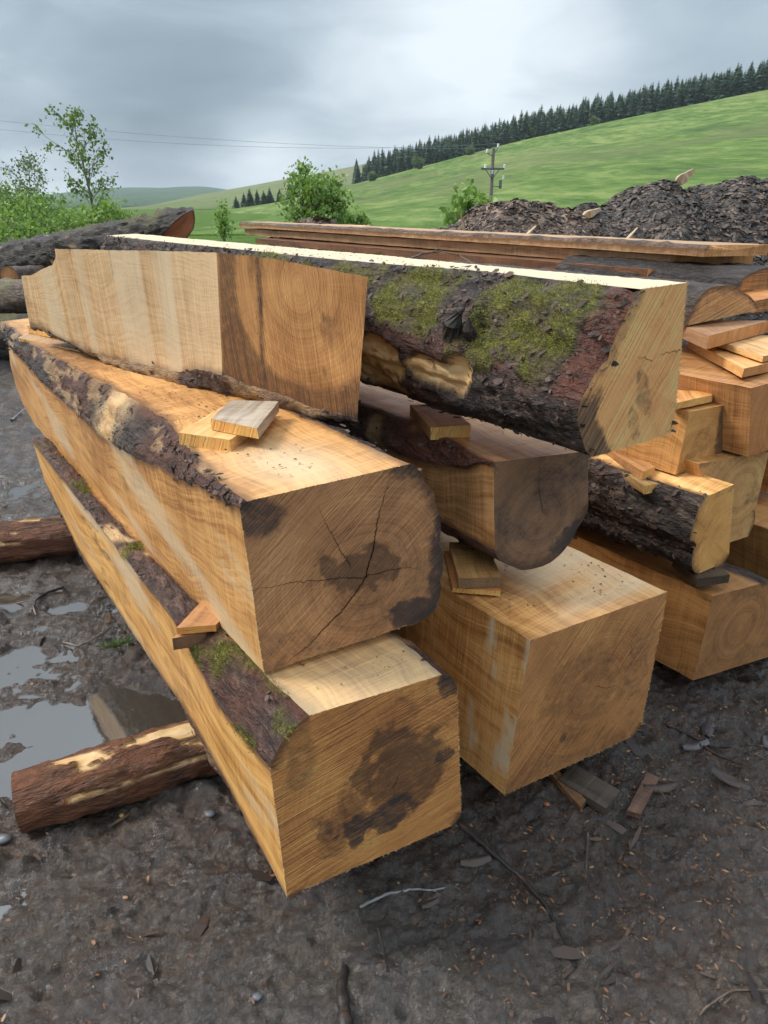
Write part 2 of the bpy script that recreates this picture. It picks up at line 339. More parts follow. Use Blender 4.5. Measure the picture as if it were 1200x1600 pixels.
# greyer slurry towards the open foreground, browner peat under and right of the stack
gz = q.math('ADD', q.math('MULTIPLY', q.math('SUBTRACT', a1, .5), 1.9), q.math('MULTIPLY_ADD', sx.outputs[1], -.85, 1.35), clamp=True)
gz = q.ramp(q.math('ADD', q.math('MULTIPLY', gz, .75), q.math('MULTIPLY', q.math('SUBTRACT', a4, .5), .8)), [(.18, 0.0), (.55, 1.0)])
col = q.mix(gz, brown, greyc)
sp = q.ramp(q.noise(co, 85, 3, .8), [(.62, 0.0), (.70, 1.0)])
col = q.mix(q.math('MULTIPLY', sp, q.math('MULTIPLY_ADD', gz, -.25, .45)), col, (.19, .095, .04))
far = q.ramp(q.math('MULTIPLY', q.add('ShaderNodeVectorMath', operation='LENGTH', i_0=co).outputs['Value'], .02), [(.26, 0.0), (.40, 1.0)])
gr = q.ramp(q.noise(co, .35, 6, .7), [(.3, (.045, .085, .015)), (.55, (.085, .15, .028)), (.75, (.15, .17, .06))])
q.put(b.inputs['Base Color'], q.mix(far, col, gr))
wetm = q.ramp(q.math('ADD', q.math('MULTIPLY', a4, .6), q.math('MULTIPLY', a2, .4)), [(.40, .06), (.50, .20), (.62, .42)])
q.put(b.inputs['Roughness'], q.mix(far, wetm, (.8, .8, .8))); q.put(b.inputs['Specular IOR Level'], q.mix(far, (.5, .5, .5), (.05, .05, .05)))
q.put(b.inputs['Coat Weight'], q.mix(far, q.ramp(q.math('ADD', q.math('MULTIPLY', a4, .5), q.math('MULTIPLY', a2, .5)), [(.40, 1.0), (.62, .25)]), (0, 0, 0))); b.inputs['Coat Roughness'].default_value = .08; b.inputs['Coat IOR'].default_value = 1.85
nb = bump(q, b, a2, 1.0, .022); nb = bump(q, b, q.con(q.noise(co, 55, 6, .8), .3, .7), 1.0, .009, nb); nb = bump(q, b, a3, 1.0, .006, nb); q.l.new(nb, b.inputs['Coat Normal'])
MUD = m
tag(mesh('ground', np.stack([GX, GY, GH], -1).reshape(-1, 3), gridF(len(gx), len(gy)), MUD), kind='structure')
m, q, b = newmat('puddle_water')
b.inputs['Base Color'].default_value = (.055, .046, .036, 1); b.inputs['Roughness'].default_value = .03; b.inputs['IOR'].default_value = 2.4
co = q.add('ShaderNodeTexCoord').outputs['Object']; bump(q, b, q.noise(co, 14, 2), .06, .004)
WATER = m
wx = np.linspace(-6, -.35, 40); wy = np.linspace(.5, 9, 40); WX, WY = np.meshgrid(wx, wy, indexing='ij')
tag(mesh('puddle_water', np.stack([WX, WY, WX*0-.022], -1).reshape(-1, 3), gridF(40, 40), WATER), kind='structure')

def hill(name, sky, r0, rc, mat, back=400, p=.75, naz=260, nr=120, rough=1.0, seed=0, base=-1.6, span=(-60, 75)):
    az = np.linspace(*span, naz); el = np.interp(az, [s[0] for s in sky], [s[1] for s in sky])
    k = np.hanning(9); k /= k.sum(); el = np.convolve(np.pad(el, 4, 'edge'), k, 'valid')
    tt = np.concatenate([np.linspace(0, 1, nr), 1+np.linspace(.02, 1, 16)])
    AZ, TT = np.meshgrid(np.radians(az), tt, indexing='ij'); EL = np.radians(el)[:, None]+0*TT
    R = np.where(TT <= 1, r0+(rc-r0)*np.minimum(TT, 1)**1.6, rc+(TT-1)*back)
    te0 = base/r0; te = te0+(np.tan(EL)-te0)*np.minimum(TT, 1)**p
    zc = 1.6+rc*np.tan(EL)
    Zv = np.where(TT <= 1, 1.6+R*te, zc-(TT-1)*back*.03)
    X = R*np.sin(AZ); Yv = R*np.cos(AZ)
    Zv = Zv+rough*rc*.0045*fbm(xyz(X, Yv), 9/rc, 4, seed)*np.minimum(TT, 1)*np.clip((1.02-TT)*12, 0, 1)
    Zv = Zv-(TT < .001)*1.0
    def hz(azd, r):
        e = np.interp(azd, az, el); t_ = min(1, ((r-r0)/(rc-r0)))**(1/1.6) if r > r0 else 0
        if r > rc: return 1.6+rc*math.tan(math.radians(e))-(r-rc)*.03
        return 1.6+r*(te0+(math.tan(math.radians(e))-te0)*t_**p)
    tag(mesh(name, np.stack([X, Yv, Zv], -1).reshape(-1, 3), gridF(len(az), len(tt)), mat), kind='structure')
    return hz
def M_grass(name, sc, stops, patch, pstops=(.56, .66)):
    m, q, b = newmat(name); co = q.add('ShaderNodeTexCoord').outputs['Object']
    co = q.scale(co, (1, .38, 1)); n1 = q.noise(co, sc, 6, .65); n2 = q.noise(co, sc*8, 5, .75); n3 = q.noise(co, sc*.35, 5, .6, .5)
    f = q.math('ADD', q.math('MULTIPLY', n1, .55), q.math('MULTIPLY', n2, .45)); col = q.ramp(f, stops)
    col = q.mix(q.ramp(n3, [(pstops[0], 0.0), (pstops[1], .85)]), col, patch)
    n4 = q.noise(q.scale(co, (1, 1, 1), rot=(0, 0, .5)), sc*1.8, 6, .75)
    col = q.mix(q.ramp(n4, [(.60, 0.0), (.68, .75)]), col, (.20, .19, .085))
    col = q.mix(q.ramp(q.noise(co, sc*9, 3, .7), [(.66, 0.0), (.74, .5)]), col, (.035, .055, .015))
    q.put(b.inputs['Base Color'], col); b.inputs['Roughness'].default_value = .85; b.inputs['Specular IOR Level'].default_value = .15
    bump(q, b, q.math('ADD', n1, n2), .7, 1.2/sc*.02); return m
GR1 = M_grass('hill_grass', .035, [(.38, (.038, .078, .014)), (.5, (.088, .150, .024)), (.62, (.20, .24, .07))], (.12, .135, .045), (.50, .60))
GR2 = M_grass('moor_grass', .012, [(.3, (.07, .105, .03)), (.5, (.12, .155, .05)), (.7, (.19, .20, .08))], (.17, .16, .075), (.45, .6))
GR3 = M_grass('far_grass', .004, [(.3, (.035, .065, .035)), (.5, (.055, .095, .05)), (.7, (.08, .12, .06))], (.045, .075, .045))
hz1 = hill('hillside', [(-38.26, -1.076), (-23.606, -0.96), (-14.637, -0.527), (-8.365, 0.268), (-1.714, 1.693), (4.83, 3.158), (10.868, 4.564), (18.257, 5.78), (26.02, 6.905), (35.803, 7.649), (51.548, 7.16)], 45, 360, GR1, p=.62, seed=1, nr=170)
hz2 = hill('moorland_hill', [(-38.75, -2.827), (-21.399, -0.55), (-16.854, 0.173), (-14.496, 0.696), (-12.121, 1.095), (-7.297, 1.898), (-1.698, 2.867), (2.411, 3.592), (9.478, 4.584), (18.316, 5.392), (33.326, 5.427)], 380, 950, GR2, p=.7, seed=2, back=300)
hz3 = hill('distant_hill', [(-52.565, -0.359), (-37.958, 0.0), (-29.685, 0.391), (-27.377, 0.48), (-24.965, 0.611), (-22.85, 0.909), (-20.686, 1.172), (-18.933, 1.269), (-17.162, 1.239), (-16.266, 1.203), (-14.418, 1.385), (-12.803, 1.308), (-11.654, 1.053), (-4.915, 0.983), (14.418, 1.385), (37.543, 1.483)], 1000, 2300, GR3, p=.6, seed=3, back=700)

# ------------------------------------------------------------------ timber builder
def chips(n, px, py, pz, nrm, rs, lmin, lmax, asp=(.15, .5), thick=.0):
    """little bent flakes lying on a surface: two quads each"""
    L_ = lmin+(lmax-lmin)*rs.rand(n)**2.2; W_ = L_*(asp[0]+(asp[1]-asp[0])*rs.rand(n))
    a = rs.rand(n)*2*math.pi; u = np.stack([np.cos(a), np.sin(a), rs.normal(0, .35, n)], 1); u -= nrm*(u*nrm).sum(1)[:, None]*.8; u /= np.linalg.norm(u, axis=1)[:, None]
    v = np.cross(nrm, u)+rs.normal(0, .25, (n, 3)); v /= np.linalg.norm(v, axis=1)[:, None]
    c = np.stack([px, py, pz], 1)
    lift = nrm*(.12*L_*rs.rand(n))[:, None]
    a0 = c-u*L_[:, None]/2; a1 = c+u*L_[:, None]/2; h = v*W_[:, None]/2
    V = np.stack([a0-h*.7, c-h+lift, a1-h*.5, a1+h*.6, c+h*1.1+lift*.6, a0+h*.5], 1).reshape(-1, 3)
    b_ = np.arange(n)*6
    F = np.concatenate([np.stack([b_, b_+1, b_+4, b_+5], 1), np.stack([b_+1, b_+2, b_+3, b_+4], 1)])
    return V, F
BARKG = {}
BULGE = .18
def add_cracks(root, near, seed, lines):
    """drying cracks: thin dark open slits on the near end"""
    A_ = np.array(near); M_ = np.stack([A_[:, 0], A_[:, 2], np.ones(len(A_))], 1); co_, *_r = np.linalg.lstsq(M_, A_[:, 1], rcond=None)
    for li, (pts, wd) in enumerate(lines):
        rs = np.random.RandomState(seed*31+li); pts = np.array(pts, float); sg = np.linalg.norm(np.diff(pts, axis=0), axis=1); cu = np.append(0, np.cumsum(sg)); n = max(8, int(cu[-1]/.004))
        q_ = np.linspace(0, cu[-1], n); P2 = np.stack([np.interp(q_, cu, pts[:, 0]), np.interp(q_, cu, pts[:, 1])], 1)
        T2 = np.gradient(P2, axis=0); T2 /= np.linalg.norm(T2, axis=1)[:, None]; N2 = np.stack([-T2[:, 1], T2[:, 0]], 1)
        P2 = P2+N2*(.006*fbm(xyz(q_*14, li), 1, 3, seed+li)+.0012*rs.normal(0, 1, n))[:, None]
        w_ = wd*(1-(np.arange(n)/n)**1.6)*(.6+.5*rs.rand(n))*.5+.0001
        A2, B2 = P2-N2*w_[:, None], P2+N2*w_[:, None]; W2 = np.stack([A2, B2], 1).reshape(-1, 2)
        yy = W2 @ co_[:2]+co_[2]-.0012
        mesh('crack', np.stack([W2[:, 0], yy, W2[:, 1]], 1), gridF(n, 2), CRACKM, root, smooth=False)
FUZZM = M_simple('torn_fibre', [(.3, (.50, .33, .14)), (.7, (.72, .55, .30))], 20, .7, 0, spec=.2)
CRACKM = M_simple('crack_gap_shade', [(.3, (.010, .007, .005)), (.7, (.022, .014, .010))], 20, .9, 0, spec=.1)  # near-black ribbon colour stands in for shade inside the cracks
def timber(name, label, loc, az, near, segs, L, cat='timber beam', group=None, mods=None, ds=.02, dr=.014, wob=.016, seed=1, bulge=BULGE,
           bark_amp=.010, sidefn=None, barkfn=None, endfn=None, pith=None, sawn=None, end=None, bark=None, endR=50, top_seg=(), face_parts=True, end_seg=None, parts=None, tilt=None, edge_brown=1.0, xform=None, cracks=None, flakes=None, fuzz=0):
    """a squared log: outline corners at the near end, each segment S (sawn) or B (bark); local x right, y along, z up"""
    root = empty(name, loc, -math.radians(az), label=label, cat=cat, group=group)
    K = len(near); near = np.array(near, float)
    y = np.arange(0, L+ds*.5, ds); Ns = len(y); tt = y/L
    Cn = np.zeros((Ns, K, 3))
    for k in range(K):
        Cn[:, k, 0] = near[k, 0]; Cn[:, k, 2] = near[k, 2]; Cn[:, k, 1] = near[k, 1]*(1-tt)+y
    for k, lst in (mods or {}).items():
        s_ = [a[0] for a in lst]; Cn[:, k, 0] += np.interp(y, s_, [a[1] for a in lst]); Cn[:, k, 2] += np.interp(y, s_, [a[2] for a in lst])
    if tilt: Cn[..., 2] += tilt*y[:, None]
    # wobble of the line where bark meets a sawn face: it slides along the sawn face
    W = np.zeros_like(Cn)
    for k in range(K):
        a, c = segs[k-1], segs[k]
        if a != c:
            other = Cn[:, (k+1) % K] if c == 'S' else Cn[:, k-1]
            dv = other-Cn[:, k]; dv[:, 1] = 0; ln = np.linalg.norm(dv, axis=1)[:, None]+1e-9
            nz = (fbm(xyz(y+seed*5, k*3.1), 2.2, 3, seed+k)*.7+fbm(xyz(y+seed*5, k*3.1), 13, 3, seed+k+7)*.35+fbm(xyz(y, k*2.1), 55, 2, seed+k+9)*.16)
            W[:, k] = dv/ln*np.minimum(ln*.35, (wob*nz*sst(-.02, .12, y))[:, None])
    for k in range(K):
        if segs[k-1] == 'S' and segs[k] == 'S':
            W[:, k, 0] += .0022*fbm(xyz(y, k*1.7+seed), (7, 1, 1), 3, seed+21)+.0011*fbm(xyz(y, k+seed), (75, 1, 1), 2, seed+22)
            W[:, k, 2] += .0022*fbm(xyz(y, k*2.7+seed), (6, 1, 1), 3, seed+23)+.0011*fbm(xyz(y, k+seed), (80, 1, 1), 2, seed+24)
    Cn = Cn+W
    rings = []; kinds = []; tl = []
    for k in range(K):
        a = Cn[:, k]; c = Cn[:, (k+1) % K]; ln = np.linalg.norm((c-a)[:, [0, 2]], axis=1)
        n = max(1, int(math.ceil(ln.max()/(dr if segs[k] == 'B' else dr*2))))
        t_ = np.arange(n)/n
        P = a[:, None]+(c-a)[:, None]*t_[None, :, None]
        dv = (c-a); nx = -dv[:, 2]; nzv = dv[:, 0]; nn_ = np.hypot(nx, nzv)+1e-9; nx, nzv = nx/nn_, nzv/nn_
        if segs[k] == 'B':
            ed = np.minimum(1, 5*np.minimum(t_+1e-3, 1-t_+1e-3) * (ln.max()/.12+.2))[None]
            q3 = P*np.array([1, .45, 1])
            am = (.25+.75*sst(.0, .09, y))[:, None]*bark_amp*(fbm(q3, 9, 3, seed)*1.2+fbm(q3, 34, 3, seed+3)*.8+np.abs(fbm(q3, 70, 2, seed+5))*.55)
            dsp = bulge*ln[:, None]*4*t_*(1-t_)+am*(.25+.75*ed)+.002
            if k == 0 or segs[k-1] == 'S': dsp[:, 0] = .0
        else:
            dsp = .0012*fbm(P, (9, 14, 9), 3, seed+11)*np.minimum(1, 6*np.minimum(t_, 1-t_))[None]
        P = P.copy(); P[..., 0] += nx[:, None]*dsp; P[..., 2] += nzv[:, None]*dsp
        rings.append(P); kinds += [k]*n; tl += list(t_)
    Rg = np.concatenate(rings, 1); Mr = Rg.shape[1]; kinds = np.array(kinds); tl = np.array(tl)
    if xform: Rg = xform(Rg)
    Rg[0, :, 1] += .0013*fbm(Rg[0], 60, 3, seed+31)
    per = np.linalg.norm(np.roll(Rg, -1, 1)-Rg, axis=2); cum = np.concatenate([np.zeros((Ns, 1)), np.cumsum(per, 1)], 1).mean(0)
    endm = end or M_end(seed=seed); sawnm = sawn or M_sawn(seed=seed); barkm = bark or M_bark(seed=seed)
    # strips of each kind -> one mesh per kind
    for kind, nm, mat in (('S', 'sawn_faces', sawnm), ('B', 'bark', barkm), ('E', 'slanted_end_face', endm)):
        Vs, Fs, UV, MK, n0 = [], [], [], [], 0
        for k in range(K):
            es = end_seg is not None and end_seg[0] == k
            kk = segs[k]
            if kind == 'E':
                if not es: continue
                kk = 'E'
            elif kk != kind: continue
            cut = int(np.searchsorted(y, end_seg[1])) if es else 0
            sl_ = slice(0, cut+1) if kk == 'E' else slice(cut, None)
            idx = np.where(kinds == k)[0]; idx2 = np.append(idx, (idx[-1]+1) % Mr)
            P = Rg[sl_][:, idx2]; yk = y[sl_]; Nk = len(yk); nj = len(idx2); T_ = np.append(tl[idx], 1.0); u = np.append(cum[idx], cum[idx[-1]+1])
            V = P.reshape(-1, 3); uvv = np.stack([P[..., 1], np.broadcast_to(u, P.shape[:2])+k*.37], -1).reshape(-1, 2)
            if kk == 'E': uvv = np.stack([P[..., 1], P[..., 2]], -1).reshape(-1, 2)-np.array(pith or (0, 0))
            mk = np.zeros((Nk, nj, 3)); TT = np.broadcast_to(T_, (Nk, nj)); YY = np.broadcast_to(yk[:, None], (Nk, nj))
            if kk != 'B':
                ln = np.linalg.norm(P[:, 0]-P[:, -1], axis=1)[:, None]
                e0 = segs[k-1] == 'B'; e1 = segs[(k+1) % K] == 'B'
                wd = .028*(1+.8*fbm(xyz(YY, TT*.3), 4, 3, seed+k))*edge_brown
                if e0: mk[..., 0] = np.maximum(mk[..., 0], np.exp(-TT*ln/wd))
                if e1: mk[..., 0] = np.maximum(mk[..., 0], np.exp(-(1-TT)*ln/wd))
                if sidefn: mk = np.maximum(mk, sidefn(k, YY, TT, P))
            elif barkfn:
                mk, dd = barkfn(k, YY, TT, P, mk)
                if dd is not None:
                    cen = Rg[sl_].mean(1)[:, None]; nv = P-cen; nv[..., 1] = 0; nv /= np.linalg.norm(nv, axis=2)[..., None]+1e-9
                    V = (P+nv*dd[..., None]).reshape(-1, 3)
            if kk == 'B' and P.shape[1] > 2:
                Pg = V.reshape(P.shape); nv = np.cross(np.gradient(Pg, axis=1), np.gradient(Pg, axis=0)); nv /= np.linalg.norm(nv, axis=2)[..., None]+1e-9
                cen2 = Rg[sl_].mean(1)[:, None]; nv = nv*np.sign(((Pg-cen2)*nv).sum(2)+1e-9)[..., None]
                BARKG.setdefault(root.name, []).append((Pg.reshape(-1, 3), nv.reshape(-1, 3), mk.reshape(-1, 3).copy()))
            Vs.append(V); UV.append(uvv); MK.append(mk.reshape(-1, 3)); Fs.append(gridF(Nk, nj)+n0); n0 += len(V)
        if Vs: mesh(nm, np.concatenate(Vs), np.concatenate(Fs), mat, root, np.concatenate(UV), np.concatenate(MK), smooth=True)
    # end caps
    for which in (0, -1):
        R0 = Rg[which]
        if which == 0 and sum(kinds >= 0):
            cxy = np.array([R0[:, 0].mean(), R0[:, 2].mean()]) if pith is None or end_seg is not None else np.array([pith[0], pith[1]])
        else: cxy = np.array([R0[:, 0].mean(), R0[:, 2].mean()])
        cen_mid = np.array([R0[:, 0].mean(), R0[:, 1].mean(), R0[:, 2].mean()])
        nR = endR if which == 0 else 5
        # densify the outline so stains and cracks can follow it
        den = {True: max(1, int(round(endR*5/Mr))), False: 1}[which == 0]
        O = np.concatenate([R0+(np.roll(R0, -1, 0)-R0)*(j/den) for j in range(den)], 1).reshape(-1, 3) if den > 1 else R0
        kd = np.repeat(kinds, den); No = len(O)
        rho = np.linspace(0, 1, nR+1)[1:]
        V = cen_mid+(O-cen_mid)[None]*rho[:, None, None]
        V = np.concatenate([cen_mid[None], V.reshape(-1, 3)])
        bark_o = np.array([segs[k] == 'B' for k in kd], float); kr = np.hanning(5); kr /= kr.sum(); bark_o = np.convolve(np.concatenate([bark_o[-2:], bark_o, bark_o[:2]]), kr, 'valid')
        dist = np.concatenate([[.3], ((1-rho)[:, None]*np.linalg.norm(O-cen_mid, axis=1)[None]).ravel()])
        bo = np.concatenate([[0], np.tile(bark_o, nR)])
        mk = np.zeros((len(V), 3)); nz = fbm(V, 16, 3, seed+2)
        mk[:, 0] = np.clip(bo*(np.exp(-dist/(.020*(1+.6*nz)))*1.3), 0, 1)
        U = V[:, 0]; Wz = V[:, 2]
        if endfn and which == 0: mk = endfn(U, Wz, mk, V)
        V[:, 1] += .0005*fbm(V, 12, 3, seed+8)*np.concatenate([[1], np.repeat(1-rho**6, No)])
        F = gridF(nR, No, True)+1
        if which == 0: F = F[:, ::-1]
        tri = [(0, 1+(j+1) % No, 1+j) if which else (0, 1+j, 1+(j+1) % No) for j in range(No)]
        uvv = np.stack([U-cxy[0], Wz-cxy[1]], 1)
        mesh('end_grain', V, F.tolist()+tri, endm, root, uvv, mk, smooth=False)
    if flakes and root.name in BARKG:
        n_, l0, l1, fm = flakes; rs = np.random.RandomState(seed+5); PP, NN, MM = [np.concatenate(z_) for z_ in zip(*BARKG[root.name])]
        w_ = np.clip(1-1.3*MM[:, 0]-.9*MM[:, 1], 0, 1)*(.25+sst(-.2, .4, fbm(PP, 9, 2, seed))); ix = rs.choice(len(PP), n_, p=w_/w_.sum())
        c_ = PP[ix]+rs.normal(0, .004, (n_, 3)); V, F = chips(n_, c_[:, 0], c_[:, 1], c_[:, 2], NN[ix], rs, l0, l1, (.25, .8)); V += np.repeat(NN[ix]*.0015, 6, 0)
        tag(mesh('bark_flakes', V, F, fm, root, smooth=False), kind='stuff')
    if fuzz:
        rs = np.random.RandomState(seed+9); ok = np.where(np.array([segs[k] == 'S' for k in kinds]))[0]; ix = rs.choice(ok, fuzz); P0 = Rg[0][ix]; P1 = Rg[0][(ix+1) % Mr]; c_ = P0+(P1-P0)*rs.rand(fuzz)[:, None]
        outv = c_-Rg[0].mean(0); outv[:, 1] = 0; outv /= np.linalg.norm(outv, axis=1)[:, None]
        d_ = outv*rs.uniform(.2, 1, fuzz)[:, None]+rs.normal(0, .5, (fuzz, 3))+np.array([0, -.6, 0]); d_ /= np.linalg.norm(d_, axis=1)[:, None]; L_ = rs.uniform(.001, .006, fuzz)[:, None]**1.0
        sv_ = np.cross(d_, rs.normal(0, 1, (fuzz, 3))); sv_ /= np.linalg.norm(sv_, axis=1)[:, None]
        V = np.stack([c_-sv_*.0007, c_+sv_*.0007, c_+d_*L_], 1).reshape(-1, 3); tag(mesh('torn_fibres', V, np.arange(3*fuzz).reshape(-1, 3), FUZZM, root, smooth=False), kind='stuff')
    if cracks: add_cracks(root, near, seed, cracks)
    return root
def blob(U, W, u, w_, ru, rw, amp=.5, sc=30, seed=0, soft=.25):
    """irregular stain: 1 inside, 0 outside"""
    d = np.sqrt(((U-u)/ru)**2+((W-w_)/rw)**2)+amp*fbm(xyz(U, W), sc, 4, seed)
    return sst(1+soft, 1-soft, d)
def crack(U, W, pts, wd=.0022, jit=.006, seed=0):
    r = np.zeros_like(U); Un = U+jit*fbm(xyz(U, W), 28, 3, seed); Wn = W+jit*fbm(xyz(W, U), 28, 3, seed+4)
    n = len(pts)-1
    for i in range(n):
        a = np.array(pts[i]); c = np.array(pts[i+1]); d = c-a; L2 = d@d
        t_ = np.clip(((Un-a[0])*d[0]+(Wn-a[1])*d[1])/L2, 0, 1); ds_ = np.hypot(Un-a[0]-t_*d[0], Wn-a[1]-t_*d[1])
        w2 = wd*(1-.75*(i+t_)/n); r = np.maximum(r, sst(w2*1.9, w2*.5, ds_))
    return r
# ================================================================== the stack of squared oak
STORE = {}
FLK = M_simple('bark_flake', [(.2, (.020, .013, .011)), (.45, (.060, .036, .028)), (.65, (.095, .058, .042)), (.88, (.14, .095, .075))], 14, .7, .0015, rnd=True)
# ---- A: lowest front-left beam
def endA(U, W, mk, V):
    mk[:, 0] = np.maximum(mk[:, 0], .85*blob(U, W, .285, .27, .105, .15, .75, 22, 3))
    mk[:, 0] = np.maximum(mk[:, 0], .6*blob(U, W, .16, .17, .07, .09, .9, 26, 5))
    mk[:, 0] = np.maximum(mk[:, 0], .45*blob(U, W, .05, .42, .035, .14, .5, 18, 8))
    mk[:, 1] = np.maximum(mk[:, 1], .85*blob(U, W, .235, .115, .10, .045, .9, 24, 6))
    mk[:, 1] = np.maximum(mk[:, 1], .8*blob(U, W, .405, .24, .03, .02, .8, 40, 7))
    mk[:, 1] = np.maximum(mk[:, 1], .75*blob(U, W, .40, .445, .04, .05, .6, 30, 9))
    mk[:, 1] = np.maximum(mk[:, 1], .5*blob(U, W, .10, .16, .02, .04, .9, 50, 4))
    return mk
def sideA(k, y, t_, P):
    m = np.zeros(y.shape+(3,))
    if k == 7:
        m[..., 2] = .8*sst(.1, .5, fbm(xyz(y*1.5, P[..., 2]*7), 1.5, 3, 4))
        m[..., 0] = .5*sst(.15, .5, fbm(xyz(y*2.5, P[..., 2]*6), 2, 4, 14))
        m[..., 1] = .7*sst(.52, .75, fbm(xyz(y*3, P[..., 2]*24), 3, 4, 24)+.35*np.exp(-((y-1.2)/.35)**2))
    if k == 1: m[..., 0] = .35*sst(.3, .6, fbm(P, (5, 2, 1), 3, 5)); m[..., 2] = .6*sst(.35, .0, y)
    return m
def barkA(k, y, t_, P, mk):
    if k == 0:
        mk[..., 1] = .75*sst(.25, .55, fbm(P, 9, 3, 6)+.35*np.exp(-((y-.12)/.07)**2)+.25*np.exp(-((y-.30)/.04)**2)+.3*np.exp(-((y-1.0)/.3)**2))
        mk[..., 2] = .55*sst(.0, .5, fbm(P, 7, 3, 16))+.8*np.exp(-((1-t_)/.12)**2)
        mk[..., 0] = .8*sst(.2, .4, fbm(P, 8, 3, 26)+.6*np.exp(-((y-.38)/.05)**2)*t_-.1)
    else: mk[..., 2] = .5; mk[..., 0] = .4*sst(.1, .5, fbm(P, 10, 3, 2))
    STORE.setdefault('A', []).append((P, mk[..., 1].copy()))
    return mk, None
WA = dict(c1=(.66, .44, .17), c2=(.50, .30, .10), c3=(.26, .135, .045))
timber('timber_beam', 'lowest and nearest timber beam with bark along its upper left edge and black stained orange end', loc=(-0.216, 1.006, 0.2), az=-36.5, near=[(-0.011, 0.002, 0.388), (0.076, -0.013, 0.485), (0.378, -0.063, 0.475), (0.42, -0.07, 0.414), (0.452, -0.075, 0.023), (0.428, -0.071, -0.009), (0.033, -0.005, 0.0), (0.0, 0.0, -0.0)],
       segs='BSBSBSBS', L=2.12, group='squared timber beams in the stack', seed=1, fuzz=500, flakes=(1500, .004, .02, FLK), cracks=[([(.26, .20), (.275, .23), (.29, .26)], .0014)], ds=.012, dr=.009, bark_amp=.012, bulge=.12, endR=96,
       mods={0: [(0, 0, 0), (.25, 0, -.01), (.36, 0, .035), (.5, 0, .085), (1, 0, .092), (1.47, 0, .105), (2.1, 0, .115)], 1: [(0, 0, 0), (.15, -.013, 0), (.4, -.007, 0), (.74, -.025, 0), (1.1, -.035, 0), (2.1, -.02, 0)],
             7: [(0, 0, 0), (.29, 0, .085), (.46, 0, .13), (.6, 0, .144), (1.0, 0, .152), (1.66, 0, .186), (1.86, 0, .25), (2.09, 0, .32), (2.12, .01, .40)],
             6: [(0, 0, 0), (.3, .05, .0), (.6, .09, .01), (1.7, .12, .03), (2.12, .16, .12)]},
       sidefn=sideA, barkfn=barkA, endfn=endA, pith=(.27, .23), sawn=M_sawn(seed=1, **WA, across=.25, blotch=.6, streak=1.2),
       end=M_end(c1=(.50, .265, .09), c2=(.36, .172, .055), c3=(.15, .065, .024), ang=.24, seed=1, lines=1.0, ring=.7), bark=M_bark(seed=1, dark=(.03, .016, .012), mid=(.11, .05, .035), light=(.26, .15, .11)))

# ---- B: beam on top of A
def endB(U, W, mk, V):
    mk[:, 0] = np.maximum(mk[:, 0], .85*blob(U, W, .225, .185, .085, .055, .9, 26, 3))
    mk[:, 0] = np.maximum(mk[:, 0], .4*blob(U, W, .30, .10, .16, .12, .7, 12, 13))
    mk[:, 1] = np.maximum(mk[:, 1], .8*blob(U, W, .02, .36, .055, .05, .4, 20, 4))
    mk[:, 1] = np.maximum(mk[:, 1], .9*blob(U, W, .37, .035, .07, .030, .8, 30, 5))
    mk[:, 1] = np.maximum(mk[:, 1], .85*sst(.04, .012, .435-U+.015*fbm(V, 20, 3, 2))*sst(.42, .30, W))
    mk[:, 1] = np.maximum(mk[:, 1], .7*blob(U, W, .355, .395, .05, .025, .4, 20, 6))
    mk[:, 1] = np.maximum(mk[:, 1], .35*blob(U, W, .06, .02, .10, .06, .6, 14, 7))
    return mk
def sideB(k, y, t_, P):
    m = np.zeros(y.shape+(3,))
    if k == 9:
        m[..., 2] = .7*sst(.1, .55, fbm(xyz(y*1.2, P[..., 2]*6-y*1.5), 2, 3, 4))
        m[..., 0] = .55*sst(.05, .5, fbm(xyz(y*2.0, P[..., 2]*5), 2.5, 4, 14))*sst(.0, .6, y)
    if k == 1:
        m[..., 2] = np.maximum(.9*np.exp(-((y-.14)/.16)**2-((P[..., 0]-.16)/.10)**2), .35*sst(.2, .6, fbm(P, (4, 4, 1), 3, 8)))  # near pale spot paints the sky highlight; the rest is random pale wood
        m[..., 0] = .65*sst(.35, 1.0, y)*sst(-.25, .5, fbm(P, (6, 3, 1), 4, 5))
        m[..., 1] = .5*sst(.3, .7, fbm(P, (8, 14, 1), 3, 9))*sst(.6, 1.2, y)
    return m
def barkB(k, y, t_, P, mk):
    if k == 0:
        mk[..., 2] = .9*np.exp(-((1-t_)/.3)**2)*sst(-.3, .3, fbm(P, 6, 3, 6))
        mk[..., 0] = .95*np.exp(-((y-.93)/.11)**2)*sst(-.5, .2, fbm(P, 10, 3, 4)+.2)+.5*np.exp(-((y-.22)/.04)**2)*(t_ > .6)
        mk[..., 0] = np.maximum(mk[..., 0], .42*sst(.18, .34, fbm(P, (22, 8, 22), 4, 41)+.2*(t_-.5))); mk[..., 2] = np.maximum(mk[..., 2], .7*sst(.0, .3, fbm(P, (9, 4, 9), 3, 42)))
    return mk, None
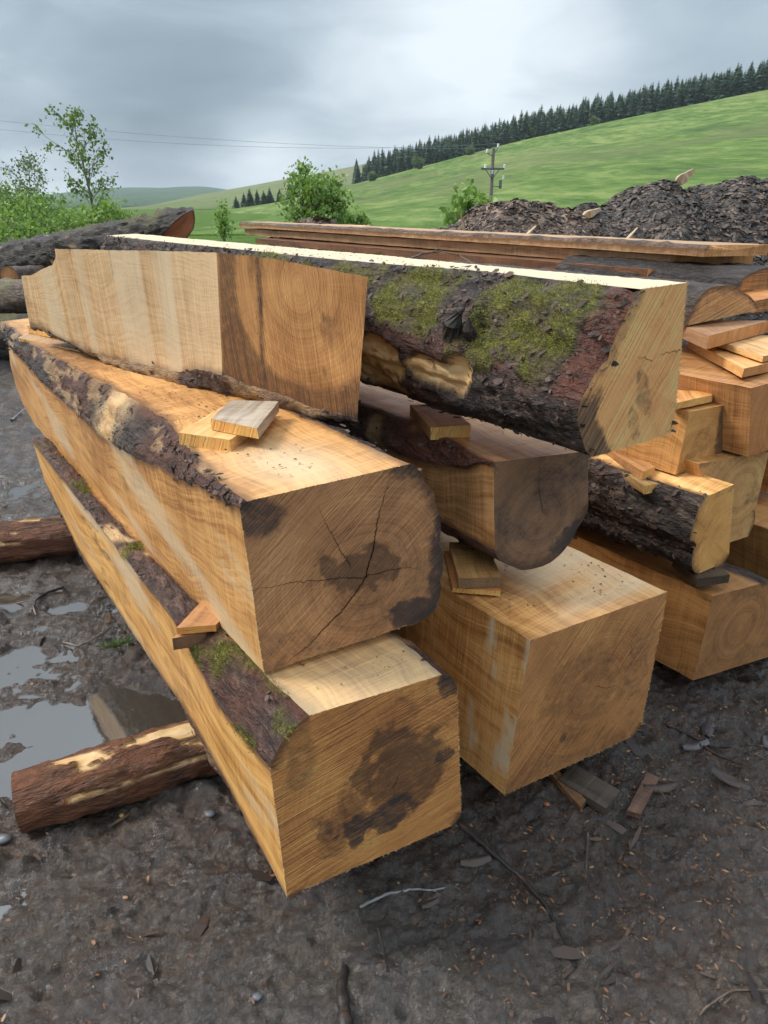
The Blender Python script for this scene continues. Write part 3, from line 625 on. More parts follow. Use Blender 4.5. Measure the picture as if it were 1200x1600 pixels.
timber('timber_beam', 'second beam up in the front stack with star shaped cracks in its dark brown end', loc=(-0.255, 1.157, 0.7), az=-36.5, near=[(-0.017, 0.002, 0.382), (-0.002, 0.0, 0.396), (0.347, -0.049, 0.408), (0.381, -0.054, 0.359), (0.41, -0.058, 0.303), (0.426, -0.06, 0.2), (0.433, -0.061, 0.1), (0.42, -0.059, 0.023), (0.35, -0.049, 0.004), (0.0, 0.0, -0.0)],
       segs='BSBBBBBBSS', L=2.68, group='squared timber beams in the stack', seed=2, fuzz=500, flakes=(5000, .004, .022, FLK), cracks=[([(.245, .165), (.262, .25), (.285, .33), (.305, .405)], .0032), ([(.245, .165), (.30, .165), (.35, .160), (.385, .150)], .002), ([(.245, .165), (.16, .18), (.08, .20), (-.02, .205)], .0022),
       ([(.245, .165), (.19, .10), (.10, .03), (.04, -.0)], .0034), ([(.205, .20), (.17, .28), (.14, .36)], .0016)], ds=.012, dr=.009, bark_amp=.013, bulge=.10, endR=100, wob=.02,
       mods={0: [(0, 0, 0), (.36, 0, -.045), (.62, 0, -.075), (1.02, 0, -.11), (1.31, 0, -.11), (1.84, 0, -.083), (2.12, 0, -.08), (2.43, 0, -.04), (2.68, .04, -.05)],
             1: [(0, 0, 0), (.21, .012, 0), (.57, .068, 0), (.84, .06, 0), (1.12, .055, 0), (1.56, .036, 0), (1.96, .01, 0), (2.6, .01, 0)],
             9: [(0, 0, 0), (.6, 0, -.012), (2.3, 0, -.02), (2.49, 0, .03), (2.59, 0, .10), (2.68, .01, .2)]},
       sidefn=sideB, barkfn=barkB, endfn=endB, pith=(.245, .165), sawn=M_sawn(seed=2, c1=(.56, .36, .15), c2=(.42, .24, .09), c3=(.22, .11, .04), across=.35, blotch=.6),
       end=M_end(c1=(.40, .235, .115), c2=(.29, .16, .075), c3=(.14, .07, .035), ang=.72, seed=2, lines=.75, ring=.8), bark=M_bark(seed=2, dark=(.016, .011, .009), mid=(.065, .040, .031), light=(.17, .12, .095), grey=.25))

# ---- C: short thick beam on top at the left, pale sawn side and brown end towards the viewer
def sideC(k, y, t_, P):
    m = np.zeros(y.shape+(3,)); z = P[..., 2]
    if k == 6:
        col = fbm(xyz(y*18, z*.6), 1, 3, 5)
        m[..., 2] = np.clip(.55*sst(-.2, .4, col)+.35*sst(1.3, .6, y), 0, .9)
        m[..., 0] = .55*sst(.0, .6, fbm(xyz(y*14, z*1.5), 1, 3, 9))*sst(.9, 1.5, y)+.4*sst(.08, .0, z)*sst(-.2, .4, col)
        m[..., 1] = np.maximum(.7*np.exp(-((y-1.02)/.012)**2)*sst(.12, .30, z), .6*np.exp(-((y-1.27)/.018)**2)*sst(.2, .33, z))
    return m
def barkC(k, y, t_, P, mk):
    mk[..., 0] = .45*sst(.1, .5, fbm(P, (12, 5, 12), 3, 5)); mk[..., 2] = .35; return mk, None
def sideC2(k, y, t_, P):
    m = sideC(k, y, t_, P); z = P[..., 2]
    if k == 6:
        e = y < .486
        m[e] = 0
        arc = np.hypot(y-.17, (z-.30)*1.0)+.008*fbm(xyz(y, z), 9, 3, 4)
        rim = sst(.235, .262, arc)*e
        m[..., 0] = np.where(e, np.maximum(.78*rim, .45*sst(.1, .5, fbm(xyz(y, z), 9, 4, 14))), m[..., 0])
        m[..., 0] = np.where(e, np.maximum(m[..., 0], .95*np.exp(-((y-.325-.05*(z-.1))/.010)**2)), m[..., 0])
        m[..., 1] = np.where(e, np.maximum(.8*sst(.05, .0, z+.2*y-.0)*sst(.1, .0, y), .75*np.exp(-((y-.325-.05*(z-.1))/.0045)**2)*sst(-.6, .1, fbm(xyz(y, z), 25, 3, 2))), m[..., 1])
        m[..., 2] = np.where(e, .5*crack(y, z, [(.12, .24), (.10, .13), (.13, .05)], .0012, .01, 3), m[..., 2])
    return m
timber('timber_beam', 'short thick beam lying on top at the left with a wide pale sawn side and a brown ringed end', loc=(-0.065, 1.575, 1.13), az=-50,
       near=[(-.002, -.04, .329), (.26, .26, .25), (.33, .33, .15), (.27, .27, .03), (.15, .15, -.02), (.05, .05, -.02), (0, 0, 0)], segs='SBBBBBS', L=1.71, group='squared timber beams in the stack',
       seed=3, flakes=(2500, .006, .022, FLK), ds=.010, dr=.010, bark_amp=.016, bulge=.12, endR=30, wob=.02, end_seg=(6, .486),
       mods={0: [(0, 0, 0), (.295, -.012, .026), (.486, -.02, .032), (1.37, -.01, .01), (1.395, 0, -.02), (1.43, 0, -.045), (1.52, .0, -.065), (1.60, 0, -.09), (1.71, .01, -.10)],
             6: [(0, 0, 0), (.386, -.016, .017), (.486, -.02, .03), (.553, -.018, .037), (.75, -.01, .01), (.927, 0, 0), (1.12, 0, -.004), (1.31, 0, .014), (1.44, 0, .038), (1.71, 0, .055)],
             5: [(0, 0, 0), (.4, -.015, -.035), (.7, -.015, -.05), (.95, 0, -.035), (1.1, 0, -.01), (1.71, 0, .065)], 4: [(0, 0, 0), (.4, 0, -.02), (.9, 0, -.02), (1.3, 0, .03), (1.71, 0, .065)], 3: [(0, 0, 0), (1.71, 0, .04)],
             1: [(0, 0, 0), (1.3, 0, 0), (1.71, -.05, -.08)]},
       sidefn=sideC2, barkfn=barkC, pith=(.17, .30), sawn=M_sawn(seed=3, c1=(.58, .46, .29), c2=(.47, .34, .18), c3=(.31, .19, .085), across=.60, streak=.12, blotch=.75),
       end=M_end(c1=(.39, .235, .10), c2=(.28, .155, .06), c3=(.14, .07, .03), ang=1.45, seed=3, lines=.6, ring=.75, freq=200), bark=M_bark(seed=3, mid=(.12, .075, .045), light=(.27, .2, .13), grey=.3))

# ---- T: long beam on top with moss on its bark
def cell(P, y0, z0, ry, rz, seed, amp=.5, sc=14, soft=.2):
    return blob(P[..., 1], P[..., 2], y0, z0, ry, rz, amp, sc, seed, soft)
def barkT(k, y, t_, P, mk):
    if k == 1: return mk, None
    moss = np.maximum.reduce([cell(P, .22, .235, .19, .085, 1, .55), cell(P, .58, .265, .17, .075, 2, .6), .8*cell(P, .12, .30, .10, .05, 3), .7*cell(P, 1.4, .29, .35, .045, 4, .8), .6*cell(P, .9, .3, .14, .03, 4, .8)])
    moss = moss*(1-cell(P, .42, .23, .045, .12, 6, .5))*sst(.03, .075, y)*(.35+.65*sst(-.35, .15, fbm(P, 17, 4, 66)))
    scar = np.maximum.reduce([cell(P, .72, .085, .13, .07, 7, .35, 10, .08), cell(P, .455, .105, .125, .035, 8, .4, 12, .08), cell(P, .36, .115, .035, .045, 8, .3, 12, .08), .65*cell(P, .66, .02, .10, .02, 9, .9), .6*cell(P, 1.2, .1, .25, .06, 19, .6)])
    knot = np.exp(-((y-.365)/.032)**2-((P[..., 2]-.215)/.035)**2)
    red = np.maximum.reduce([.95*sst(.085, .05, y+.02*fbm(P, 12, 2, 1))*sst(.09, .14, P[..., 2]), .6*cell(P, .55, .17, .30, .035, 11, .5), .5*cell(P, .38, .19, .06, .06, 12, .5), .55*cell(P, .8, .05, .4, .06, 13, .9), .35*sst(.2, .5, fbm(P, 6, 3, 31))])
    moss = moss*(1-scar); mk[..., 0] = scar; mk[..., 1] = moss; mk[..., 2] = red*(1-moss)*(1-.9*scar)
    mk[..., 2] *= 1-.9*sst(.14, .08, P[..., 2])*sst(.36, .26, y)
    dd = -.016*scar+.002*moss*(.6+fbm(P, 40, 2, 4))
    dd = dd+.030*np.exp(-((y-.37)/.05)**2-((P[..., 2]-.20)/.05)**2)-.06*np.exp(-((y-.345)/.024)**2-((P[..., 2]-.232)/.026)**2)
    dd = dd+.018*np.exp(-((y-.40)/.04)**2-((P[..., 2]-.16)/.03)**2)-.010*sst(.05, .0, y)
    STORE.setdefault('T', []).append((P, moss, dd))
    return mk, dd
def endT(U, W, mk, V):
    edge = U+.05-.0-(W-.10)*.02
    lx = np.interp(W, [0, .083, .132, .203, .333], [0, -.054, -.053, .006, .067])
    d = U-lx+.02*fbm(V, 14, 4, 3)
    mk[:, 1] = np.maximum(mk[:, 1], .97*sst(.062, .035, d)*sst(.175, .11, W)); mk[:, 0] = .6*sst(.03, .0, d)*sst(.1, .2, W)
    mk[:, 1] = np.maximum(mk[:, 1], .42*blob(U+.35*(W-.11), W, .125, .12, .015, .06, 1.1, 20, 5, .5))
    mk[:, 1] = np.maximum(mk[:, 1], .35*blob(U+.35*(W-.07), W, .10, .06, .012, .06, .9, 30, 8))
    return mk
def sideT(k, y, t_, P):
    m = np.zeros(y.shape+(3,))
    if k == 0: m[..., 2] = 1.0  # pale overlay paints the sky's glancing reflection into the whole top face
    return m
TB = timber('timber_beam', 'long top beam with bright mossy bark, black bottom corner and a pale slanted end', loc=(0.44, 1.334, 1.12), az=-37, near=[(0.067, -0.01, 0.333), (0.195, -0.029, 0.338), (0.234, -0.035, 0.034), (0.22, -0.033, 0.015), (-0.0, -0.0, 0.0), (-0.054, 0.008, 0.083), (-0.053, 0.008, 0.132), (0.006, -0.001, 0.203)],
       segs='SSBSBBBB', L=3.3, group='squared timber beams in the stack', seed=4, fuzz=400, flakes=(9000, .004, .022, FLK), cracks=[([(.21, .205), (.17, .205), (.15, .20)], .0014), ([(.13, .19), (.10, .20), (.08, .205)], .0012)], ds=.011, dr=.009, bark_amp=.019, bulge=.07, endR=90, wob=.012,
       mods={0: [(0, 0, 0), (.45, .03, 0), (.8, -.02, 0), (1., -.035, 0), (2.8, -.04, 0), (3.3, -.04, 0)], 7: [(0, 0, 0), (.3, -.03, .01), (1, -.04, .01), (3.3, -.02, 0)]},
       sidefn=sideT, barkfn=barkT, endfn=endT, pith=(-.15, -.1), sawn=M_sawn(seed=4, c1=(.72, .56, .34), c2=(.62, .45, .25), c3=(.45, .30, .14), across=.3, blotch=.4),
       end=M_end(c1=(.70, .41, .19), c2=(.57, .31, .135), c3=(.36, .175, .07), ang=1.05, seed=4, lines=.5, ring=.4, freq=110), bark=M_bark(seed=4, dark=(.012, .008, .007), mid=(.055, .033, .027), light=(.16, .105, .085), red=(.17, .055, .03), grey=.12, plate=42), edge_brown=.6)

# ---- E: rounded dark-ended beam under T
def endE(U, W, mk, V):
    mk[:, 1] = np.maximum(mk[:, 1], .50*sst(-.3, .35, fbm(V, 7, 4, 3)+.1))
    mk[:, 1] = np.maximum(mk[:, 1], .5*blob(U, W, .02, .2, .06, .12, 1.0, 12, 5, .6))
    mk[:, 1] = np.maximum(mk[:, 1], .9*blob(U, W, .12, .06, .07, .04, .7, 30, 6))
    return mk
def barkE(k, y, t_, P, mk):
    mk[..., 2] = .9 if k == 8 else .3
    if k == 8: mk[..., 2] = .9*sst(.5, .3, y)+.2; mk[..., 0] = .5*sst(.2, .5, fbm(P, 8, 3, 3))
    return mk, None
def sideE(k, y, t_, P):
    m = np.zeros(y.shape+(3,)); m[..., 2] = .3*sst(.1, .6, fbm(P, (2, 2, 9), 3, 8)); m[..., 1] = .4*sst(.35, .7, fbm(P, 5, 3, 9)); return m
timber('timber_beam', 'beam with a round bottomed dark grey end under the mossy top beam', loc=(0.413, 1.609, 0.7), az=-37, near=[(-0.167, 0.025, 0.337), (0.14, -0.021, 0.314), (0.167, -0.025, 0.152), (0.136, -0.02, 0.087), (0.081, -0.012, 0.017), (0.0, -0.0, -0.0), (-0.081, 0.012, 0.028), (-0.143, 0.021, 0.091), (-0.166, 0.025, 0.327)],
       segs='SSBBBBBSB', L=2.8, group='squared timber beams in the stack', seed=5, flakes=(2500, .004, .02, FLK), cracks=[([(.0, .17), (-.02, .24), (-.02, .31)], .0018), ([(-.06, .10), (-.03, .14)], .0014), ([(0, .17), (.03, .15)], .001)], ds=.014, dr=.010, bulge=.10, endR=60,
       mods={8: [(0, 0, 0), (.04, 0, 0), (.10, 0, -.04), (.3, 0, -.075), (.6, 0, -.08), (1.2, 0, -.09), (2.8, 0, -.08)], 0: [(0, 0, 0), (.05, 0, 0), (.2, .04, 0), (.4, .06, 0), (1, .05, 0)]},
       sidefn=sideE, barkfn=barkE, endfn=endE, pith=(.0, .15), sawn=M_sawn(seed=5, c1=(.47, .30, .15), c2=(.34, .20, .09), c3=(.19, .10, .045), across=.3, blotch=.7),
       end=M_end(c1=(.20, .135, .085), c2=(.13, .085, .055), c3=(.06, .04, .03), ang=.6, seed=5, lines=.5, ring=.7), bark=M_bark(seed=5, mid=(.12, .055, .035), light=(.24, .15, .10)))

# ---- D: big square beam on the ground
def endD(U, W, mk, V):
    mk[:, 0] = np.maximum(mk[:, 0], .42*blob(U, W, .26, .27, .13, .16, .7, 9, 3))
    mk[:, 0] = np.maximum(mk[:, 0], .4*sst(.10, .02, W+.02*fbm(V, 12, 3, 4)))
    mk[:, 1] = np.maximum(mk[:, 1], .7*blob(U, W, .19, .12, .012, .018, .5, 30, 5)); mk[:, 1] = np.maximum(mk[:, 1], .35*blob(U, W, .12, .06, .06, .03, .9, 16, 7))
    mk[:, 1] = np.maximum(mk[:, 1], .35*blob(U, W, .44, .30, .04, .2, .9, 20, 6))
    return mk
def sideD(k, y, t_, P):
    m = np.zeros(y.shape+(3,))
    if k == 0:
        m[..., 0] = .5*blob(P[..., 0], y, .2, .25, .12, .12, .9, 14, 3)*.7+.6*sst(.18, .0, P[..., 0])*sst(.18, .32, y); m[..., 2] = .75*sst(.0, .35, P[..., 0]+.15*fbm(P, 6, 3, 2))*sst(-.5, .2, fbm(P, (3, 12, 1), 3, 2))
        m[..., 1] = .55*sst(.2, .45, fbm(P, 26, 3, 8))*blob(P[..., 0], y, .22, .27, .12, .10, .8, 14, 5)
    if k == 4:
        m[..., 0] = .35*sst(.0, .6, fbm(P, (1, 4, 4), 3, 5))+.5*sst(.25, .6, y); m[..., 2] = .9*sst(.52, .6, fbm(xyz(y*40, P[..., 2]*9), 1, 3, 5)+.25*sst(.3, .1, y))
    return m
timber('timber_beam', 'big square beam on the ground between the front stack and the right hand stack, with no bark', loc=(0.331, 1.365, 0.12), az=-37, near=[(0.034, -0.006, 0.503), (0.506, -0.084, 0.507), (0.508, -0.085, 0.04), (0.472, -0.078, 0.0), (-0.0, -0.0, 0.0)],
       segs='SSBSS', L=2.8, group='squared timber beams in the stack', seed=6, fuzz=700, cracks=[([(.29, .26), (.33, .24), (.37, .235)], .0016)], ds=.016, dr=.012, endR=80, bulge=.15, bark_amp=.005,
       sidefn=sideD, endfn=endD, pith=(.27, .24), sawn=M_sawn(seed=6, c1=(.58, .37, .155), c2=(.44, .25, .09), c3=(.23, .115, .038), across=.3, blotch=.6),
       end=M_end(c1=(.40, .22, .088), c2=(.29, .15, .058), c3=(.14, .065, .026), ang=.95, seed=6, lines=.75, ring=.7, freq=170))

# ---- right-hand stacks
def endpale(U, W, mk, V):
    mk[:, 0] = np.maximum(mk[:, 0], .5*sst(.1, .6, fbm(V, 8, 3, 3))); return mk
def endH(U, W, mk, V):
    mk[:, 0] = np.maximum(mk[:, 0], .5*sst(-.2, .4, fbm(V, 6, 3, 3))); mk[:, 1] = .3*sst(.1, .5, fbm(V, 7, 4, 8)); return mk
timber('timber_beam', 'large brown beam at ground level on the right edge, under the rough bark beam', loc=(1.074, 1.883, 0.1), az=-37, near=[(0.0, -0.0, 0.34), (0.257, -0.038, 0.315), (0.473, -0.071, 0.108), (0.55, -0.082, -0.049), (0.489, -0.073, -0.063), (0.0, 0.0, 0.0)],
       segs='SBBBSS', L=2.6, group='squared timber beams in the stack', seed=7, ds=.025, dr=.016, endR=40, endfn=endH, pith=(.2, .15),
       sawn=M_sawn(seed=7, c1=(.38, .22, .085), c2=(.28, .15, .055), c3=(.15, .075, .028)), end=M_end(c1=(.30, .165, .065), c2=(.21, .11, .042), c3=(.10, .048, .02), ang=.8, seed=7, lines=.5))
def barkG(k, y, t_, P, mk):
    mk[..., 2] = .3*sst(.0, .5, fbm(P, 6, 3, 2))
    mk[..., 0] = blob(y, P[..., 2], .62, .12, .16, .09, .3, 9, 4, .06)*.75
    mk[..., 1] = .5*sst(.5, .9, y)*sst(.1, .0, P[..., 2]); return mk, -.012*mk[..., 0]
def endG(U, W, mk, V):
    mk[:, 0] = np.maximum(mk[:, 0]*.8, .35*sst(.2, .6, fbm(V, 9, 3, 3))); mk[:, 1] = .45*blob(U, W, .05, .30, .06, .03, .8, 30, 3); return mk
timber('timber_beam', 'beam with rough dark scaly bark along its whole left side and a pale end, in the right hand stack', loc=(1.034, 1.928, 0.5), az=-37, near=[(-0.046, 0.007, 0.284), (0.081, -0.012, 0.3), (0.141, -0.021, 0.035), (0.074, -0.011, 0.004), (0.0, 0.0, 0.0), (-0.048, 0.007, 0.105), (-0.072, 0.011, 0.214)],
       segs='SSBSBBB', L=2.4, group='squared timber beams in the stack', seed=8, flakes=(4000, .006, .03, FLK), ds=.012, dr=.009, bulge=.22, endR=40, barkfn=barkG, endfn=endG, pith=(.1, .1), bark_amp=.014,
       sawn=M_sawn(seed=8, c1=(.66, .47, .22), c2=(.52, .34, .14), c3=(.32, .19, .07)), end=M_end(c1=(.56, .35, .13), c2=(.45, .26, .085), c3=(.26, .14, .045), ang=1.1, seed=8, lines=.5, ring=.5, freq=140),
       bark=M_bark(seed=8, dark=(.014, .010, .008), mid=(.075, .046, .032), light=(.24, .17, .13), plate=26, plates=.6))
def endF(U, W, mk, V):
    mk[:, 1] = np.maximum(mk[:, 1], .85*sst(.05, .015, .19-U+.02*fbm(V, 16, 3, 3)+.15*np.maximum(0, .1-W))); mk[:, 0] = .35*sst(.15, .5, fbm(V, 10, 3, 4)); return mk
timber('timber_beam', 'smaller beam with a pale end and rounded grey right side, lying on the scaly bark beam', loc=(0.954, 2.05, 0.8), az=-37, near=[(0.009, -0.001, 0.212), (0.185, -0.028, 0.211), (0.218, -0.033, 0.146), (0.221, -0.033, 0.079), (0.171, -0.026, 0.021), (0.0, 0.0, 0.0)],
       segs='SBBBSS', L=2.4, group='squared timber beams in the stack', seed=9, ds=.02, dr=.012, endR=50, endfn=endF, pith=(.08, .06),
       sawn=M_sawn(seed=9, c1=(.46, .28, .11), c2=(.34, .19, .07), c3=(.19, .10, .035), streak=1.4), end=M_end(c1=(.47, .29, .11), c2=(.36, .21, .075), c3=(.18, .09, .035), ang=.9, seed=9, lines=.5, ring=.6, freq=150))
def endI(U, W, mk, V): mk[:, 0] = np.maximum(mk[:, 0], .4*sst(.0, .6, fbm(V, 6, 3, 3))+.3*sst(.03, .0, W)); return mk
timber('timber_beam', 'wet orange brown square beam at the right edge below the thin boards', loc=(1.198, 2.084, 0.85), az=-37, near=[(-0.073, 0.011, 0.237), (0.302, -0.045, 0.261), (0.39, -0.058, 0.025), (-0.0, -0.0, 0.0)],
       segs='SSSS', L=2.2, group='squared timber beams in the stack', seed=10, ds=.025, dr=.016, endR=40, endfn=endI, pith=(.15, .1),
       sawn=M_sawn(seed=10, c1=(.42, .26, .125), c2=(.31, .18, .08), c3=(.14, .07, .03), rough=.42), end=M_end(c1=(.38, .19, .075), c2=(.29, .13, .05), c3=(.15, .065, .025), ang=1.3, seed=10, lines=.4))
def endJ(U, W, mk, V): mk[:, 1] = np.maximum(mk[:, 1], .6*sst(-.1, .5, fbm(V, (5, 1, 12), 4, 3))); return mk
timber('timber_beam', 'beam with a black streaked tan end below the wet orange beam', loc=(1.15, 2.101, 0.5), az=-37, near=[(-0.158, 0.024, 0.348), (0.204, -0.03, 0.327), (0.21, -0.031, 0.098), (0.204, -0.03, 0.001), (0.0, 0.0, -0.0)],
       segs='SSBSS', L=2.2, group='squared timber beams in the stack', seed=11, ds=.03, dr=.016, endR=50, endfn=endJ, pith=(.1, .2),
       sawn=M_sawn(seed=11, c1=(.46, .30, .13), c2=(.36, .22, .085), c3=(.2, .11, .04)), end=M_end(c1=(.46, .30, .13), c2=(.34, .21, .085), c3=(.17, .10, .04), ang=1.0, seed=11, lines=.5))
timber('timber_beam', 'beam cut off by the right edge of the photo just above the ground level brown beam', loc=(1.636, 2.405, 0.14), az=-37, near=[(-0.112, 0.017, 0.302), (0.386, -0.058, 0.281), (0.526, -0.079, -0.004), (0.0, 0.0, -0.0)],
       segs='SSSS', L=2.0, group='squared timber beams in the stack', seed=12, ds=.03, dr=.02, endR=20,
       sawn=M_sawn(seed=12, c1=(.47, .28, .11), c2=(.35, .19, .07), c3=(.18, .09, .035)))
timber('timber_beam', 'shaded orange beam seen at the right edge between the streaked beam and the frame', loc=(1.62, 2.62, .50), az=-37, near=[(0, 0, .3), (.3, -.04, .3), (.3, -.04, 0), (0, 0, 0)],
       segs='SSSS', L=1.8, group='squared timber beams in the stack', seed=13, ds=.03, dr=.02, endR=20, sawn=M_sawn(seed=13, c1=(.42, .22, .08), c2=(.30, .15, .05), c3=(.15, .07, .03)))

# ---- boards and slabs on the right-hand stacks
PW = dict(c1=(.42, .30, .18), c2=(.31, .21, .12), c3=(.17, .11, .065))
def plank(label, seed=20, name='plank', cat='plank', group='long thin planks behind the mossy beam', segs='SSSS', mat=None, endm=None, **kw):
    return timber(name, label, cat=cat, group=group, seed=seed, segs=segs, ds=kw.pop('ds', .04), dr=kw.pop('dr', .02), endR=kw.pop('endR', 8), sawn=mat or M_sawn(seed=seed % 5, **PW), end=endm or ENDP, **kw)
ENDP = M_end(c1=(.42, .24, .10), c2=(.32, .17, .07), c3=(.18, .09, .035), ang=1.2, seed=20, lines=.6, freq=120)
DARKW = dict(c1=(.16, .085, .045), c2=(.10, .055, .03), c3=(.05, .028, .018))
plank('uppermost long plank behind the mossy beam, with a rough bark covered top edge', 21, segs='BSSSS', bark_amp=.008, bulge=.1, wob=.008, tilt=.004, loc=(1.36, 3.056, 1.404), az=-36,
      near=[(0, 0, .030), (.05, .0, .044), (.30, -.12, .044), (.30, -.12, 0), (0, 0, 0)], L=4.6, bark=M_bark(seed=21, dark=(.05, .025, .012), mid=(.20, .105, .055), light=(.34, .21, .12), red=(.22, .07, .03)))
plank('second long plank behind the mossy beam, clean sawn edge just under the bark edged one', 22, tilt=.002, loc=(1.287, 3.222, 1.35), az=-36, near=[(0, 0, .050), (.34, -.20, .050), (.34, -.20, 0), (0, 0, 0)], L=4.4)
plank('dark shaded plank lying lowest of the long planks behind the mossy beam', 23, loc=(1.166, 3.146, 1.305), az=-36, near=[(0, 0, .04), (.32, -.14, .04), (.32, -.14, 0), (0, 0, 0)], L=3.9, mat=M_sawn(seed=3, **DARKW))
plank('short pale board lying flat on top of the long planks near their far end', 24, loc=(-0.213, 6.08, 1.43), az=-40, near=[(0, 0, .02), (.18, .05, .02), (.18, .05, 0), (0, 0, 0)], L=.7, mat=M_sawn(seed=4, c1=(.66, .48, .27), c2=(.52, .36, .18), c3=(.34, .2, .09)))
def barkS(k, y, t_, P, mk): mk[..., 2] = .7*sst(.15, .0, y)*sst(-.2, .4, fbm(P, 9, 3, 3)); return mk, None
timber('slab_offcut', 'half round bark topped slab with a striped end, right of the mossy beam', loc=(1.07, 2.435, 1.215), az=-40, near=[(0.044, -0.009, 0.099), (0.146, -0.03, 0.124), (0.265, -0.054, 0.098), (0.376, -0.077, 0.027), (-0.0, -0.0, 0.0)], segs='BBBSB',
       L=1.6, cat='wooden slab', group=None, seed=25, ds=.02, dr=.01, endR=30, bulge=.10, barkfn=barkS, pith=(.1, -.2), end=M_end(c1=(.42, .27, .13), c2=(.31, .18, .08), c3=(.17, .09, .04), ang=.35, seed=25, lines=.9, freq=90), bark=M_bark(seed=25))
plank('thick brown board under the half round slab, right of the mossy beam', 26, group='boards stacked above the wet orange beam', loc=(1.073, 2.264, 1.165), az=0.2, L=0.323, near=[(0, 0, 0.045), (0.498, 0.442, 0.045), (0.498, 0.442, 0), (0, 0, 0)], mat=M_sawn(seed=1, c1=(.34, .23, .145), c2=(.25, .165, .10), c3=(.14, .09, .055)))
plank('pale yellow board lying right on the wet orange beam', 27, group='boards stacked above the wet orange beam', loc=(1.136, 2.116, 1.105), az=2.7, L=0.473, near=[(0, 0, 0.03), (0.426, 0.315, 0.03), (0.426, 0.315, 0), (0, 0, 0)], mat=M_sawn(seed=2, c1=(.62, .42, .19), c2=(.50, .31, .12), c3=(.30, .17, .06)))
plank('pale board with its lit face showing, between the yellow board and the thick brown board', 28, group='boards stacked above the wet orange beam', loc=(1.222, 2.18, 1.14), az=-5.9, L=0.350, near=[(0, 0, 0.02), (0.363, 0.189, 0.02), (0.363, 0.189, 0), (0, 0, 0)], mat=M_sawn(seed=3, c1=(.62, .46, .24), c2=(.5, .34, .16), c3=(.3, .19, .08)))
timber('slab_offcut', 'dark bark covered slab at the right edge directly under the long planks', loc=(1.424, 2.838, 1.27), az=-40, near=[(0.018, -0.004, 0.063), (0.298, -0.061, 0.078), (0.528, -0.107, 0.056), (0.499, -0.101, 0.017), (0.0, 0.0, 0.0)], segs='BBBSB', L=.9, cat='wooden slab', seed=29, bark=M_bark(seed=29, dark=(.012, .009, .008), mid=(.045, .030, .024), light=(.11, .075, .06), grey=.1), ds=.03, dr=.014, endR=12, bulge=.1)
timber('slab_offcut', 'orange slab end at the right edge beside the half round slab', loc=(1.426, 2.676, 1.225), az=-38, near=[(-0.001, 0.0, 0.045), (0.26, -0.043, 0.066), (0.262, -0.044, 0.01), (-0.0, -0.0, 0.0)], segs='SSSS', L=1.2, cat='wooden slab', seed=30, ds=.05, dr=.02, endR=12, sawn=M_sawn(seed=1, c1=(.42, .22, .08), c2=(.32, .15, .05), c3=(.18, .08, .03)))

# ---- stickers: the small offcuts that keep the beams apart
def sticker(label, **kw):
    return timber('wood_offcut', label, cat='wood offcut', group='small offcuts wedged between the beams', segs=kw.pop('segs', 'SSSS'), ds=.012, dr=.006, endR=16, seed=kw.pop('seed', 40), end=kw.pop('end', ENDS), **kw)
ENDS = M_end(c1=(.58, .38, .14), c2=(.46, .27, .09), c3=(.26, .14, .05), ang=1.2, seed=40, lines=.7, freq=110)
PALE = M_sawn(seed=1, c1=(.66, .48, .24), c2=(.55, .37, .16), c3=(.36, .22, .09)); BRN = M_sawn(seed=2, c1=(.38, .23, .11), c2=(.28, .16, .075), c3=(.15, .08, .04)); GRY = M_sawn(seed=3, c1=(.40, .40, .37), c2=(.30, .29, .26), c3=(.19, .17, .14))
DRK = M_sawn(seed=4, c1=(.07, .06, .05), c2=(.045, .036, .03), c3=(.02, .016, .014), rough=.45)
sticker('lower brown offcut poking out below the cracked beam over the bark of the lowest beam', loc=(-0.491, 1.296, 0.655), az=13.4, L=0.171, near=[(0, 0, 0.032), (0.062, 0.038, 0.032), (0.062, 0.038, 0), (0, 0, 0)], sawn=BRN, end=M_end(c1=(.14, .085, .05), c2=(.10, .06, .035), c3=(.05, .03, .02), seed=41, lines=.5), seed=41)
sticker('upper splintered offcut with a bright orange broken edge, resting on the brown one', loc=(-0.481, 1.305, 0.692), az=14.6, L=0.125, near=[(0, 0, 0.018), (0.082, 0.035, 0.018), (0.082, 0.035, 0), (0, 0, 0)], sawn=BRN, end=M_end(c1=(.56, .30, .09), c2=(.46, .22, .06), c3=(.3, .13, .04), seed=42, lines=.4), seed=42)
sticker('pale yellow offcut lying on the cracked beam, partly under the grey one', loc=(-0.474, 1.482, 1.098), az=13.3, L=0.236, near=[(0, 0, 0.028), (0.14, -0.022, 0.028), (0.14, -0.022, 0), (0, 0, 0)], sawn=PALE, seed=43)
sticker('offcut with a weathered silver grey face lying on the pale yellow offcut', loc=(-0.399, 1.498, 1.127), az=3.5, L=0.173, near=[(0, 0, 0.026), (0.123, -0.059, 0.026), (0.123, -0.059, 0), (0, 0, 0)], sawn=GRY, seed=44)
sticker('brown offcut between the mossy top beam and the round ended beam below it', loc=(0.125, 1.714, 1.032), az=-12.3, L=0.228, near=[(0, 0, 0.035), (0.109, -0.007, 0.035), (0.109, -0.007, 0), (0, 0, 0)], sawn=BRN, seed=45)
sticker('dirty yellow offcut under the left corner of the round ended beam', loc=(0.203, 1.585, 0.648), az=-1.9, L=0.217, near=[(0, 0, 0.032), (0.115, 0.003, 0.032), (0.115, 0.003, 0), (0, 0, 0)], sawn=M_sawn(seed=1, c1=(.5, .34, .15), c2=(.38, .24, .10), c3=(.2, .12, .05)), end=M_end(c1=(.17, .12, .07), c2=(.11, .07, .045), c3=(.06, .04, .025), seed=46, lines=.4), seed=46)
